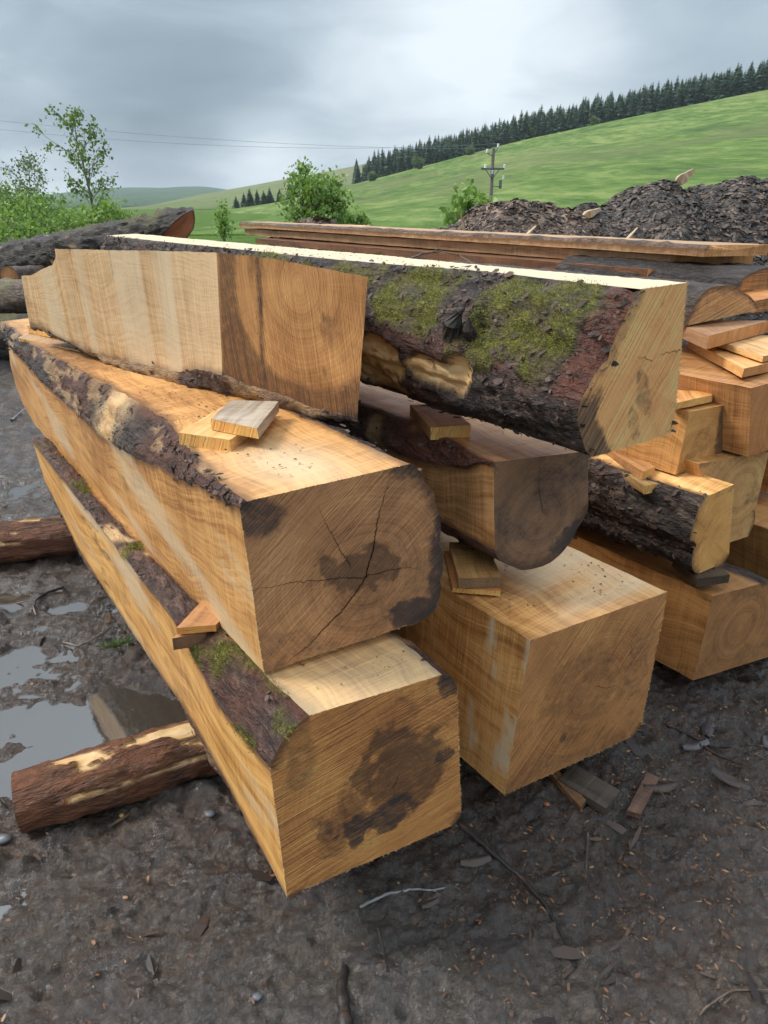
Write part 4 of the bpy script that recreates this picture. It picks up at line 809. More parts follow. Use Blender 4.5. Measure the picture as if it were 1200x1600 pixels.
sticker('thin reddish offcut right on the big square beam, under the dirty yellow one', loc=(0.187, 1.594, 0.63), az=-0.9, L=0.216, near=[(0, 0, 0.016), (0.129, -0.022, 0.016), (0.129, -0.022, 0), (0, 0, 0)], sawn=M_sawn(seed=2, c1=(.42, .21, .09), c2=(.32, .14, .06), c3=(.18, .07, .03)), seed=47)
sticker('short orange offcut lying on the small pale beam under the mossy beam', loc=(0.903, 2.041, 1.02), az=10.6, L=0.182, near=[(0, 0, 0.022), (0.142, 0.126, 0.022), (0.142, 0.126, 0), (0, 0, 0)], sawn=M_sawn(seed=3, c1=(.56, .33, .12), c2=(.45, .24, .08), c3=(.25, .12, .04)), seed=48)
sticker('wide mossy brown offcut lying on the scaly bark beam', loc=(0.841, 2.003, 0.752), az=-15.2, L=0.359, near=[(0, 0, 0.028), (0.131, 0.015, 0.028), (0.131, 0.015, 0), (0, 0, 0)], sawn=M_sawn(seed=4, c1=(.32, .24, .11), c2=(.24, .17, .08), c3=(.13, .09, .04)), seed=49)
sticker('narrow brown offcut lying on the wide mossy brown one', loc=(0.846, 2.05, 0.782), az=-13.2, L=0.375, near=[(0, 0, 0.03), (0.066, 0.032, 0.03), (0.066, 0.032, 0), (0, 0, 0)], sawn=BRN, seed=50)
sticker('black wet offcut between the scaly bark beam and the ground level brown beam', loc=(1.019, 1.897, 0.465), az=-8.9, L=0.143, near=[(0, 0, 0.032), (0.123, 0.01, 0.032), (0.123, 0.01, 0), (0, 0, 0)], sawn=DRK, end=DRK, seed=51)
sticker('long thin weathered offcut under the far left end of the short thick beam', loc=(-1.521, 2.845, 1.085), az=-8.9, L=0.187, near=[(0, 0, 0.018), (0.33, -0.345, 0.018), (0.33, -0.345, 0), (0, 0, 0)], sawn=M_sawn(seed=0, c1=(.44, .34, .22), c2=(.34, .25, .15), c3=(.2, .14, .08)), seed=52)
sticker('brown offcut lying on the long thin weathered one under the short thick beam', loc=(-1.53, 2.95, 1.104), az=-9.8, L=0.171, near=[(0, 0, 0.028), (0.174, -0.2, 0.028), (0.174, -0.2, 0), (0, 0, 0)], sawn=BRN, seed=53)

# ---- round logs
def log(name, label, p0, p1, r0, r1, cat='log', group=None, seed=60, bark=None, barkfn=None, ds=.02, dr=.012, bark_amp=.012, endfn=None, end=None, endR=24, K=6, skew=0, **kw):
    p0, p1 = Vector(p0), Vector(p1); d = p1-p0; L = math.hypot(d.x, d.y); az = math.degrees(math.atan2(d.x, d.y))
    ang = [math.pi/2+math.pi/K-2*math.pi*i/K for i in range(K)]
    near = [(r0*math.cos(a), -skew*math.sin(a)*(1+.5*math.cos(3*a)), r0*math.sin(a)) for a in ang]
    mods = {i: [(0, 0, 0), (L, (r1-r0)*math.cos(a), (r1-r0)*math.sin(a))] for i, a in enumerate(ang)}
    return timber(name, label, tuple(p0), az, near, 'B'*K, L, cat=cat, group=group, mods=mods, seed=seed, bulge=.134, bark=bark, barkfn=barkfn, ds=ds, dr=dr, bark_amp=bark_amp, endfn=endfn, end=end, endR=endR, tilt=d.z/L, **kw)
def barkL1(k, y, t_, P, mk):
    mk[..., 0] = np.clip(1.0*sst(.01, .035, P[..., 2])*sst(.34, .44, fbm(P, (14, 3.5, 14), 4, 5)-.06+.55*np.exp(-((y-.16)/.09)**2-((P[..., 2]-.06)/.05)**2)+.35*np.exp(-((y-.45)/.16)**2-((P[..., 2]-.06)/.04)**2)), 0, 1); mk[..., 2] = .85*sst(-.4, .3, fbm(P, 9, 3, 15)); return mk, -.006*mk[..., 0]
LB = M_bark(seed=60, dark=(.035, .015, .008), mid=(.16, .065, .028), light=(.36, .17, .075), red=(.22, .075, .03), grey=.15, long_=.25, wet=.36, plate=40)
log('bearer_log', 'round peeling bearer log poking out from under the nearest beam beside the puddle', (-1.025, 1.375, .080), (1.5, 2.61, .02), .082, .092, group='round bearer logs under the stack', seed=61, bark=LB, barkfn=barkL1, ds=.010, dr=.008, bark_amp=.014, end=M_end(c1=(.3, .19, .09), c2=(.2, .12, .06), c3=(.08, .05, .03), seed=61))
log('bearer_log', 'farther round bearer log at the left edge under the far end of the front stack', (-2.3, 2.83, .09), (-.3, 3.42, .09), .10, .10, group='round bearer logs under the stack', seed=62, bark=LB, barkfn=barkL1, ds=.014, dr=.011, bark_amp=.014)
BB = M_bark(seed=63, dark=(.014, .011, .009), mid=(.05, .038, .030), light=(.15, .12, .095), grey=.35, long_=.4, plate=14, wet=.5)
def barkBig(k, y, t_, P, mk):
    mk[..., 1] = .5*sst(.1, .5, fbm(P, 3, 3, 5))*sst(-.1, .1, P[..., 2]+.15*y*.2); mk[..., 0] = .35*sst(.42, .5, fbm(P, (5, 2, 5), 3, 7))*sst(.8, 1.6, y); return mk, None
log('felled_log', 'long thick dark log sloping up to a reddish end behind the short thick beam', (-2.042, 7.4, 1.423), (-5.588, 9.4, 0.791), .17, .25, group='felled logs piled at the left', seed=63, bark=BB, barkfn=barkBig, ds=.04, dr=.03, bark_amp=.045, endR=30, skew=.20,
    end=M_end(c1=(.42, .22, .13), c2=(.32, .15, .085), c3=(.17, .075, .045), ang=1.3, seed=63, lines=.8, freq=60, ring=.3))
BR2 = M_bark(seed=64, dark=(.05, .035, .025), mid=(.16, .10, .07), light=(.33, .24, .18), grey=.3, long_=.4, plate=16)
log('felled_log', 'pinkish brown log with a mossy patch, upper one of the two at the left edge', (-3.535, 7.2, 0.763), (-5.57, 8.0, 0.599), .17, .17, group='felled logs piled at the left', seed=64, bark=BR2, barkfn=barkBig, ds=.04, dr=.025, bark_amp=.02)
log('felled_log', 'dark mossy log, lower one of the two at the left edge', (-3.507, 7.0, 0.455), (-5.553, 7.8, 0.217), .17, .17, group='felled logs piled at the left', seed=65, bark=BB, barkfn=barkBig, ds=.04, dr=.025, bark_amp=.02)
log('felled_log', 'short pale ended log between the long sloping log and the two at the left edge', (-4.067, 7.7, 0.898), (-3.813, 9.2, 0.8), .11, .12, group='felled logs piled at the left', seed=66, bark=BR2, ds=.04, dr=.025)
log('felled_log', 'log half sunk in the mud below the two at the left edge', (-4.9, 8.2, .02), (-2.9, 7.2, .02), .16, .16, group='felled logs piled at the left', seed=67, bark=BB, ds=.05, dr=.03)

# ---- moss tufts on the bark
MOSS = M_leaf('moss', [(0, (.085, .080, .012)), (.5, (.22, .205, .028)), (1, (.42, .37, .07))], .25)
def tufts(parent, items, n, size, seed, name='moss'):
    rs = np.random.RandomState(seed); PP = []; Wt = []; NN = []
    for it in items:
        P, mo = it[0], it[1]; dd = it[2] if len(it) > 2 else 0
        cen = P.mean((0, 1)); nv = P-np.array([.18, 0, .15])*1.0; nv[..., 1] = 0; nv /= np.linalg.norm(nv, axis=2)[..., None]+1e-9
        PP.append((P+nv*(np.asarray(dd)[..., None] if np.ndim(dd) else 0)).reshape(-1, 3)); Wt.append(mo.ravel()**1.5); NN.append(nv.reshape(-1, 3))
    PP, Wt, NN = np.concatenate(PP), np.concatenate(Wt), np.concatenate(NN); Wt[Wt < .25] = 0
    if Wt.sum() == 0: return
    idx = rs.choice(len(PP), n, p=Wt/Wt.sum()); b_ = PP[idx]+rs.normal(0, .004, (n, 3)); nrm = NN[idx]
    d = nrm+rs.normal(0, .75, (n, 3)); d /= np.linalg.norm(d, axis=1)[:, None]; L_ = size*(.5+rs.rand(n))[:, None]
    sdv = np.cross(d, rs.normal(0, 1, (n, 3))); sdv /= np.linalg.norm(sdv, axis=1)[:, None]
    V = np.stack([b_-sdv*size*.16, b_+sdv*size*.16, b_+d*L_+sdv*size*.03], 1).reshape(-1, 3)
    o = mesh(name, V, np.arange(3*n).reshape(-1, 3), MOSS, parent, smooth=False); tag(o, kind='stuff')
tufts(TB, STORE['T'], 15000, .0055, 1)
tufts([o for o in C.objects if o.get('label', '').startswith('lowest and nearest')][0], STORE['A'], 3500, .006, 2)

CHK = M_simple('charred_knot', [(.3, (.008, .007, .006)), (.6, (.035, .026, .022)), (.75, (.12, .07, .05))], 60, .6, .004)
kx = min(P_[..., 0][(abs(P_[..., 1]-.37) < .02) & (abs(P_[..., 2]-.21) < .03)].min() for P_, *_q in STORE['T'] if ((abs(P_[..., 1]-.37) < .02) & (abs(P_[..., 2]-.21) < .03)).any())
MB().tube([(kx+.03, .40, .175), (kx-.005, .385, .205), (kx-.022, .375, .235), (kx-.018, .36, .262), (kx-.010, .352, .268)], [.036, .032, .022, .010, .003], 9).tube([(kx+.02, .345, .19), (kx-.012, .335, .225), (kx-.014, .332, .25)], [.02, .013, .003], 7).build('knot_stub', CHK, TB, smooth=False)
# crumbs of dirt, sawdust and bark lying on the sawn tops
DIRT = M_simple('dirt_crumbs', [(.2, (.06, .035, .018)), (.5, (.18, .10, .05)), (.8, (.42, .28, .14))], 14, .7, .001, rnd=True)
def crumbs(key, n, x0, x1, y0, y1, z, seed, lmax=.008, slope=0.0):
    root = [o for o in C.objects if o.get('label', '').startswith(key)][0]; rs = np.random.RandomState(seed)
    px = rs.uniform(x0, x1, n*4); py = rs.uniform(y0, y1, n*4); k = np.where(rs.rand(n*4) < sst(-.05, .5, fbm(xyz(px, py), 7, 3, seed))+.06)[0][:n]
    nr = np.tile([0, 0, 1.], (len(k), 1))+rs.normal(0, .25, (len(k), 3)); nr /= np.linalg.norm(nr, axis=1)[:, None]
    V, F = chips(len(k), px[k], py[k], np.full(len(k), z+.002), nr, rs, .002, lmax, (.3, .9)); tag(mesh('dirt_crumbs', V, F, DIRT, root, smooth=False), kind='stuff')
crumbs('second beam up', 1100, .05, .33, .05, 2.3, .402, 1); crumbs('lowest and nearest', 90, .10, .37, .0, .3, .484, 2, .007); crumbs('big square', 350, .05, .48, .0, .6, .506, 3); crumbs('long top beam', 300, .06, .18, .1, 2.6, .336, 4, .007); crumbs('beam with rough dark', 150, .02, .2, .02, .4, .26, 5)
# ================================================================== bark mulch heaps
R3 = random.Random(5)
MULCH = M_simple('mulch_base', [(.3, (.018, .013, .011)), (.5, (.045, .032, .026)), (.7, (.09, .064, .05))], 9, .7, .03)
CHIPM = M_simple('mulch_chips', [(.2, (.012, .009, .008)), (.45, (.036, .026, .021)), (.62, (.08, .055, .040)), (.82, (.20, .14, .10))], 6, .55, .002, rnd=True)
def heap(label, prof, yc, depth, seed, n, group='heaps of bark mulch', chip=CHIPM, size=(.03, .19)):
    xs = np.linspace(prof[0][0], prof[-1][0], 150); ys = np.linspace(yc-depth, yc+depth*1.3, 70); X, Y_ = np.meshgrid(xs, ys, indexing='ij')
    top = np.interp(X, [p_[0] for p_ in prof], [p_[1] for p_ in prof])
    def hf(x, y):
        tp = np.interp(x, [p_[0] for p_ in prof], [p_[1] for p_ in prof]); d = np.clip(1-np.abs(y-yc)/np.where(y < yc, depth, depth*1.3), 0, 1)
        return tp*np.sin(d*math.pi/2)**.9+(.09*fbm(xyz(x, y), 1.3, 3, seed)+.09*fbm(xyz(x, y), 5, 3, seed+1))*sst(0, .3, d)-.05
    root = empty('bark_mulch_heap', (0, 0, 0), label=label, cat='mulch heap', group=group)
    mesh('heap_surface', np.stack([X, Y_, hf(X, Y_)], -1).reshape(-1, 3), gridF(150, 70), MULCH, root)
    rs = np.random.RandomState(seed); px = rs.uniform(xs[0], xs[-1], n); py = yc-depth+rs.beta(2.2, 1.5, n)*depth*1.25
    pz = hf(px, py); e = .03; nr = np.stack([-(hf(px+e, py)-hf(px-e, py))/(2*e), -(hf(px, py+e)-hf(px, py-e))/(2*e), np.ones(n)], 1); nr /= np.linalg.norm(nr, axis=1)[:, None]
    k = pz > .5; V, F = chips(k.sum(), px[k], py[k], pz[k]+.012, nr[k], rs, *size)
    tag(mesh('bark_chips', V, F, chip, root, smooth=False), kind='stuff')
    return hf
heap('high black bark mulch heap at the right edge, rising towards the photo edge', [(1.35, .2), (1.9, 1.50), (2.1, 1.60), (2.42, 1.62), (2.75, 1.80), (3.0, 1.86), (3.3, 1.79), (3.75, 1.86), (4.3, 1.95), (5.5, 2.0), (7.5, 1.2), (8.5, .2)], 8.0, 1.9, 3, 70000, size=(.02, .11))
CHIP2 = M_simple('brown_chips', [(.2, (.016, .010, .008)), (.45, (.055, .034, .024)), (.62, (.13, .082, .054)), (.82, (.32, .21, .14))], 6, .6, .002, rnd=True)
heap('lower brown bark mulch heap in the middle with pale splinters on it', [(-.4, .2), (.15, 1.22), (.45, 1.38), (.85, 1.52), (1.15, 1.68), (1.45, 1.72), (1.8, 1.64), (2.1, 1.58), (2.5, 1.4), (3.1, .2)], 7.9, 1.8, 7, 50000, chip=CHIP2, size=(.02, .12))
heap('small tangled heap of bark strips left of the middle, just behind the planks', [(-1.35, .2), (-1.15, 1.33), (-.95, 1.46), (-.75, 1.49), (-.55, 1.42), (-.4, 1.30), (.0, .2)], 7.5, 1.2, 9, 9000, chip=CHIP2, size=(.03, .26))
SPL = M_sawn(seed=2, c1=(.44, .38, .28), c2=(.34, .28, .20), c3=(.22, .17, .11))
def splinter(label, p0, p1, wd, th, mat=SPL, name='wood_splinter', cat='wood splinter', group='pale splinters on the mulch heaps'):
    p0, p1 = Vector(p0), Vector(p1); d = (p1-p0); L = d.length; q = d.to_track_quat('Y', 'Z').to_matrix().to_4x4()
    rs = random.Random(hash(label) % 1000 if False else len(label)); V = []; n = 7
    for i in range(n):
        t_ = i/(n-1); k = .55+.45*math.sin(math.pi*min(1, t_*1.2+.15)) if i not in (0, n-1) else .4
        o = rs.uniform(-.08, .08)*wd
        for sx_, sz_ in ((-1, -1), (1, -1), (1, 1), (-1, 1)): V.append((q @ Vector((sx_*wd/2*k+o, t_*L, sz_*th/2*k)))[:])
    F = gridF(n, 4, True).tolist()+[(3, 2, 1, 0), (4*n-4, 4*n-3, 4*n-2, 4*n-1)]
    uv = [(v[1], v[0]) for v in V]
    o = mesh(name, V, F, mat, uv=uv, mask=np.zeros((len(V), 3)), smooth=False, loc=p0); return tag(o, label, cat, group)
splinter('pale board end sticking up on the skyline of the high black heap', (3.084, 7.9, 1.815), (3.249, 7.9, 1.942), .06, .10)
splinter('whitish lump of split wood in the dip between the two mulch heaps', (2.067, 7.6, 1.504), (2.231, 7.6, 1.57), .14, .07)
splinter('pale splinter standing upright where the green shrub meets the brown heap', (0.799, 7.2, 1.346), (0.752, 7.2, 1.532), .035, .02)
splinter('pale slanting splinter low on the brown heap', (1.308, 6.8, 1.327), (1.439, 6.9, 1.429), .035, .02)
splinter('thin pale splinter low on the black heap above the bark edged plank', (2.228, 6.7, 1.298), (2.363, 6.8, 1.415), .03, .02)
STICK = M_simple('dead_twig', [(.3, (.05, .035, .025)), (.5, (.12, .085, .06)), (.7, (.24, .19, .15))], 30, .6, .002)
def twig(label, pts, r, mat=STICK, side=0, seed=1, name='twig', cat='twig', group=None, jit=.12):
    rs = random.Random(seed); pts = [Vector(p_) for p_ in pts]; out = []
    for i in range(len(pts)-1):
        for j in range(6):
            t_ = j/6; p_ = pts[i].lerp(pts[i+1], t_); k = (pts[i+1]-pts[i]).length*.03*jit*8
            out.append(p_+Vector((rs.uniform(-k, k), rs.uniform(-k, k), abs(rs.uniform(-k, k))*.4)))
    out.append(pts[-1]); n = len(out); rad = [r*(1-.65*i/n)*(1+.18*rs.uniform(-1, 1)) for i in range(n)]
    m_ = MB().tube([tuple(p_-out[0]) for p_ in out], rad, 7)
    for s_ in range(side):
        i = rs.randrange(n//4, n-2); d = (out[min(i+2, n-1)]-out[i-1]).normalized(); L_ = rs.uniform(5, 14)*r
        sd_ = Vector((d.y, -d.x, rs.uniform(0, .5)))*rs.choice((-1, 1)); e_ = out[i]+(d*.7+sd_*.7)*L_
        m_.tube([tuple(out[i]-out[0]), tuple((out[i]+e_)/2-out[0]+Vector((0, 0, r))), tuple(e_-out[0])], [rad[i]*.6, rad[i]*.45, rad[i]*.2], 5)
    return tag(m_.build(name, mat, smooth=True, loc=out[0]), label, cat, group)
twig('thin arching twig lying on the long planks behind the mossy beam', [(0.08, 2.35, 1.439), (0.128, 2.4, 1.456), (0.194, 2.42, 1.461), (0.248, 2.4, 1.45), (0.284, 2.3, 1.431)], .0035, side=2, seed=3)
twig('thin bent twig leaning on the brown heap beside the green shrub', [(0.746, 6.9, 1.266), (0.83, 7.0, 1.387), (0.931, 7.1, 1.47), (1.044, 7.3, 1.507)], .012, seed=4)

# ================================================================== vegetation
def conifer_meshes(seed, hgt=15.0):
    rs = random.Random(seed); nr = np.random.RandomState(seed); V = []; F = []
    lv = 30; wbase = hgt*rs.uniform(.22, .30)
    for i in range(lv):
        t_ = i/(lv-1); z = hgt*(.04+.95*t_); r = wbase*(1-t_)**.72*rs.uniform(.72, 1.2)+.10; nb = max(5, int(15*(1-t_)+5)); a0 = rs.uniform(0, 6.3)
        for j in range(nb):
            a = a0+j*2*math.pi/nb+rs.uniform(-.2, .2); rr = r*rs.uniform(.7, 1.18); dz = -rr*rs.uniform(.15, .5); wd = .42+rr*.24
            ca, sa = math.cos(a), math.sin(a)
            for q_ in range(2):
                f0, f1 = (0.1, .65) if q_ == 0 else (.5, 1.0); zz = rs.uniform(-.1, .2)
                b_ = len(V)
                V += [(ca*rr*f0, sa*rr*f0, z+dz*f0*f0+.1), (ca*rr*(f0+f1)/2-sa*wd, sa*rr*(f0+f1)/2+ca*wd, z+dz*.5-rs.uniform(.1, .3)), (ca*rr*f1, sa*rr*f1, z+dz*f1+zz), (ca*rr*(f0+f1)/2+sa*wd, sa*rr*(f0+f1)/2-ca*wd, z+dz*.5-rs.uniform(.1, .3))]
                F += [(b_, b_+1, b_+2), (b_, b_+2, b_+3)]
    b_ = len(V); V += [(-.12, 0, hgt*.9), (.12, 0, hgt*.9), (0, 0, hgt*1.05), (0, -.12, hgt*.9), (0, .12, hgt*.9)]; F += [(b_, b_+1, b_+2), (b_+3, b_+4, b_+2)]
    return V, F
CON = M_leaf('spruce_needles', [(0, (.014, .036, .022)), (.5, (.028, .066, .036)), (1, (.060, .115, .052))], .15)
TRK = M_simple('tree_trunk', [(.3, (.05, .04, .03)), (.6, (.13, .105, .08))], 8, .8, .01)
protos = []
for s_ in range(6):
    V_, F_ = conifer_meshes(s_+11)
    r_ = empty('spruce_tree', (0, 0, -50), label='dark spruce standing in the plantation along the ridge at upper right', cat='conifer', group='spruces of the plantation on the ridge')
    mesh('crown', V_, np.array(F_), CON, r_, smooth=False)
    V_, F_ = tubeV([(0, 0, -1.5), (0, 0, 5), (0, 0, 14)], [.22, .17, .03], 6); mesh('trunk', V_, F_, TRK, r_)
    protos.append([r_, False])
def plant(k, loc, sc, rz, **kw):
    r0, used = protos[k]
    if not used: r = r0; protos[k][1] = True
    else:
        r = r0.copy(); C.objects.link(r)
        for ch in list(r0.children):
            c = ch.copy(); C.objects.link(c); c.parent = r
    r.location = loc; r.scale = (sc*kw.get('fat', 1), sc*kw.get('fat', 1), sc); r.rotation_euler = (0, 0, rz)
    if kw.get('label'): r['label'] = kw['label']
    if kw.get('group'): r['group'] = kw['group']
    return r
cnt = 0
for row in range(6):
    rr = 372+row*7.5; a = -2.0-row*.02
    a_end = 31
    while a < a_end:
        rj = rr+R3.uniform(-3, 3); z = hz1(a, min(rj, 379.9)) if rj <= 380 else hz1(a, 380)
        sc_ = R3.uniform(.74, .98)*(1.0+.007*a)*(.86+.055*row)
        if a < -.9: sc_ *= .70+.2*R3.random()
        plant(cnt % 6, (rj*math.sin(math.radians(a)), rj*math.cos(math.radians(a)), z-.8+row*.36), sc_*1.0, R3.uniform(0, 6.3)); cnt += 1
        a += R3.uniform(.55, 1.0)*(.78 if row < 2 else 1.0)
# the rest of the plantation, too many to count, as one mass behind the individual trees
small = []
for k_ in range(5):
    V_, F_ = conifer_meshes(60+k_); V_ = np.array(V_); F_ = np.array(F_); rs_ = np.random.RandomState(k_); keep = rs_.rand(len(F_)//2) < .5; F_ = F_[:len(keep)*2][np.repeat(keep, 2)]; small.append((V_, F_))
VV, FF, nn0 = [], [], 0; rs_ = np.random.RandomState(9)
for i in range(430):
    a = -1.6+32.6*rs_.rand(); rr = 378+rs_.rand()*58; z = hz1(a, 380)+(rr-380)*.055-1.2; sc_ = rs_.uniform(.80, .96)*(1+.007*a)*(.95+.0022*(rr-378)); V_, F_ = small[i % 5]
    if a < .5: sc_ *= .85
    an = rs_.rand()*6.3; ca, sa = math.cos(an), math.sin(an); V2 = np.stack([(V_[:, 0]*ca-V_[:, 1]*sa), (V_[:, 0]*sa+V_[:, 1]*ca), V_[:, 2]], 1)*sc_+np.array([rr*math.sin(math.radians(a)), rr*math.cos(math.radians(a)), z])
    VV.append(V2); FF.append(F_+nn0); nn0 += len(V2)
tag(mesh('spruce_plantation', np.concatenate(VV), np.concatenate(FF), CON, smooth=False), 'dense dark interior of the spruce plantation behind its front rows', 'plantation', kind='stuff')
for i, (px_, h_) in enumerate([(-11.3, 5.5), (-10.7, 6.5), (-10.25, 7.8), (-9.7, 7.0), (-9.2, 6.2), (-8.75, 7.2), (-8.0, 6.0), (-7.2, 8.0), (-6.9, 5.0)]):
    r_d = 330+R3.uniform(-10, 10); z = hz1(px_, r_d)
    plant(i % 6, (r_d*math.sin(math.radians(px_)), r_d*math.cos(math.radians(px_)), z-.5), h_/15, R3.uniform(0, 6), fat=1.5,
          label='small spruce in the little clump on the slope left of the middle shrub', group='small spruces clumped on the lower slope')
def leafmesh(centers, nper, size, rs, spread):
    n = len(centers)*nper; c = np.repeat(np.array(centers), nper, 0)+rs.normal(0, 1, (n, 3))*np.repeat(np.broadcast_to(spread, (len(centers),)), nper)[:, None]
    u = rs.normal(0, 1, (n, 3)); u[:, 2] -= .3; u /= np.linalg.norm(u, axis=1)[:, None]; v = np.cross(u, rs.normal(0, 1, (n, 3))); v /= np.linalg.norm(v, axis=1)[:, None]
    s_ = size*(.6+.8*rs.rand(n))[:, None]
    V = np.stack([c, c+u*s_*.5+v*s_*.32, c+u*s_, c+u*s_*.5-v*s_*.32], 1).reshape(-1, 3)
    return V, np.arange(4*n).reshape(-1, 4)
def tree(name, label, cat, base, H_, W_, leafm, seed, trunk_r=.05, stems=1, first=.25, limbs=16, twigs=4, nper=9, size=.08, spread=.12, up=.9, lean=(0, 0), group=None, bend=.08, sub=2, shape=None, barkm=None):
    rs = random.Random(seed); nrs = np.random.RandomState(seed); mb = MB(); cs = []
    for st in range(stems):
        sa = rs.uniform(0, 6.3); so_ = 0 if stems == 1 else rs.uniform(.3, 1)*W_*.45; hh = H_*(1 if st == 0 else rs.uniform(.6, .95))
        pts = []; n = 9
        for i in range(n):
            t_ = i/(n-1)
            pts.append(Vector((math.cos(sa)*so_*t_**.7+lean[0]*t_+rs.uniform(-1, 1)*bend*hh*.18*t_, math.sin(sa)*so_*t_**.7+lean[1]*t_+rs.uniform(-1, 1)*bend*hh*.18*t_, hh*t_)))
        mb.tube([tuple(p_) for p_ in pts], [trunk_r*(1-.88*i/(n-1)) for i in range(n)], 7)
        for j in range(limbs):
            t_ = first+(1-first)*(j+rs.random())/limbs*.97; i = min(n-2, int(t_*(n-1))); p_ = pts[i].lerp(pts[i+1], t_*(n-1)-i)
            env = shape(t_) if shape else math.sin(math.pi*min(1, (t_-first)/(1-first)*.82+.16))**.8
            L_ = (W_*.5 if stems == 1 else W_*.32)*env*rs.uniform(.6, 1.15)+.03*H_; a = j*2.4+rs.uniform(-.5, .5)
            d = Vector((math.cos(a), math.sin(a), up*rs.uniform(.6, 1.3))).normalized(); e_ = p_+d*L_; e_.z += .12*L_
            mid = p_.lerp(e_, .5)+Vector((0, 0, -.06*L_)); r0_ = trunk_r*(1-t_)*.45+.004
            mb.tube([tuple(p_), tuple(mid), tuple(e_)], [r0_, r0_*.6, .003], 5)
            for k in range(twigs):
                u_ = rs.uniform(.3, 1.0); b_ = (p_.lerp(mid, u_*2) if u_ < .5 else mid.lerp(e_, u_*2-1)); a2 = a+rs.uniform(-1.3, 1.3); L2 = L_*rs.uniform(.15, .4)
                e2 = b_+Vector((math.cos(a2), math.sin(a2), rs.uniform(-.1, .9)))*L2
                mb.tube([tuple(b_), tuple(e2)], [.004, .002], 4); cs.append(tuple(e2)); cs.append(tuple(b_.lerp(e2, .6)))
            cs.append(tuple(e_))
        cs.append(tuple(pts[-1]))
    root = empty(name, base, label=label, cat=cat, group=group)
    V, F = leafmesh(cs, nper, size, nrs, spread); mesh('crown', V, F, leafm, root, smooth=False); mb.build('trunk', barkm or TRK, root, smooth=True)
    return root
LF1 = M_leaf('ash_leaves', [(0, (.055, .10, .025)), (.5, (.11, .19, .04)), (1, (.22, .32, .09))])
LF2 = M_leaf('bright_leaves', [(0, (.09, .17, .03)), (.5, (.20, .33, .065)), (1, (.38, .52, .15))], .4)
LF3 = M_leaf('grey_green_leaves', [(0, (.055, .085, .035)), (.5, (.11, .16, .06)), (1, (.20, .26, .12))], .3)
def at(px_az, r_, z=0): return (r_*math.sin(math.radians(px_az)), r_*math.cos(math.radians(px_az)), z)
GTR = M_simple('grey_bark', [(.3, (.09, .085, .08)), (.6, (.20, .19, .18))], 8, .8, .01)
tree('sapling_tree', 'slender young tree with sparse leaves, tallest of the trees at the left', 'tree', (-5.21, 13.5, 0), 3.02, 1.15, LF1, 3, trunk_r=.045, first=.48, limbs=20, twigs=5, nper=5, size=.065, spread=.05, up=.85, lean=(-.22, 0), bend=.06, barkm=GTR,
     shape=lambda t_: .55+.55*math.sin(math.pi*min(1, (t_-.3)/.7))-.35*max(0, t_-.8)/.2)
tree('birch_tree', 'feathery pale young birch left of the tallest sapling', 'tree', (-7.101, 15.0, 0), 2.45, 1.7, LF3, 7, trunk_r=.03, stems=3, first=.4, limbs=15, twigs=6, nper=5, size=.055, spread=.07, up=1.2, barkm=GTR)
tree('shrub', 'bright yellow green shrub at the left edge under the birch', 'shrub', (-6.825, 13.0, 0), 1.55, 2.4, LF2, 8, stems=6, first=.1, limbs=12, twigs=5, nper=9, size=.07, spread=.12, up=.7, group=None)
tree('shrub', 'bright green shrub between the birch and the foot of the tallest sapling', 'shrub', (-6.209, 14.0, 0), 1.62, 2.3, LF2, 9, stems=6, first=.1, limbs=12, twigs=5, nper=9, size=.07, spread=.12, up=.7)
tree('shrub', 'low green bush just right of the tallest sapling behind the sloping log', 'shrub', (-4.754, 13.0, 0), 1.62, 1.1, LF2, 10, stems=4, first=.2, limbs=9, twigs=4, nper=10, size=.08, spread=.09, up=.9)
tree('shrub', 'green bush behind the others, cut by the left edge of the photo', 'shrub', (-9.848, 17.0, 0), 1.6, 3.4, LF2, 14, stems=7, first=.1, limbs=12, twigs=5, nper=14, size=.10, spread=.16, up=.7)
tree('shrub', 'leafy green shrub standing alone in the middle behind the planks', 'shrub', (-1.153, 13.0, 0), 2.2, 1.2, LF2, 11, stems=7, first=.3, limbs=12, twigs=4, nper=8, size=.075, spread=.07, up=1.0, bend=.15)
tree('shrub', 'small shrub low down right beside the middle shrub', 'shrub', (-0.587, 13.5, 0), 1.6, .75, LF2, 12, stems=4, first=.2, limbs=9, twigs=4, nper=9, size=.09, spread=.07, up=.9)
tree('shrub', 'straggly bright shrub growing behind the brown heap beside the power pole', 'shrub', (1.35, 10.5, 0), 1.8, .85, LF2, 13, stems=5, first=.4, limbs=9, twigs=4, nper=7, size=.10, spread=.06, up=.9, lean=(-.12, 0), bend=.2)
tree('shrub', 'faint small bush far off just left of the middle shrub', 'shrub', (-6.635, 30.0, 0), 1.62, .45, LF2, 15, stems=3, first=.3, limbs=6, twigs=3, nper=5, size=.13, spread=.12, up=.9)
for i, (a, rr_, h_) in enumerate([(2.6, 340, 5), (10.9, 372, 6), (-1.0, 335, 3.5), (6.5, 350, 3), (15.3, 365, 3.5)]):
    tree('hill_bush', ['round pale bush below the left part of the plantation', 'round green bush at the edge of the plantation above the pole', 'small bush below the left end of the plantation', 'tiny bush on the slope left of the pole', 'low bush at the foot of the plantation on the right'][i], 'bush', at(a, rr_, hz1(a, rr_)-.3), h_, h_*1.15, LF3, 30+i, stems=4, first=.1, limbs=10, twigs=3, nper=14, size=.55, spread=.35, up=.6, group='bushes dotted on the hillside')

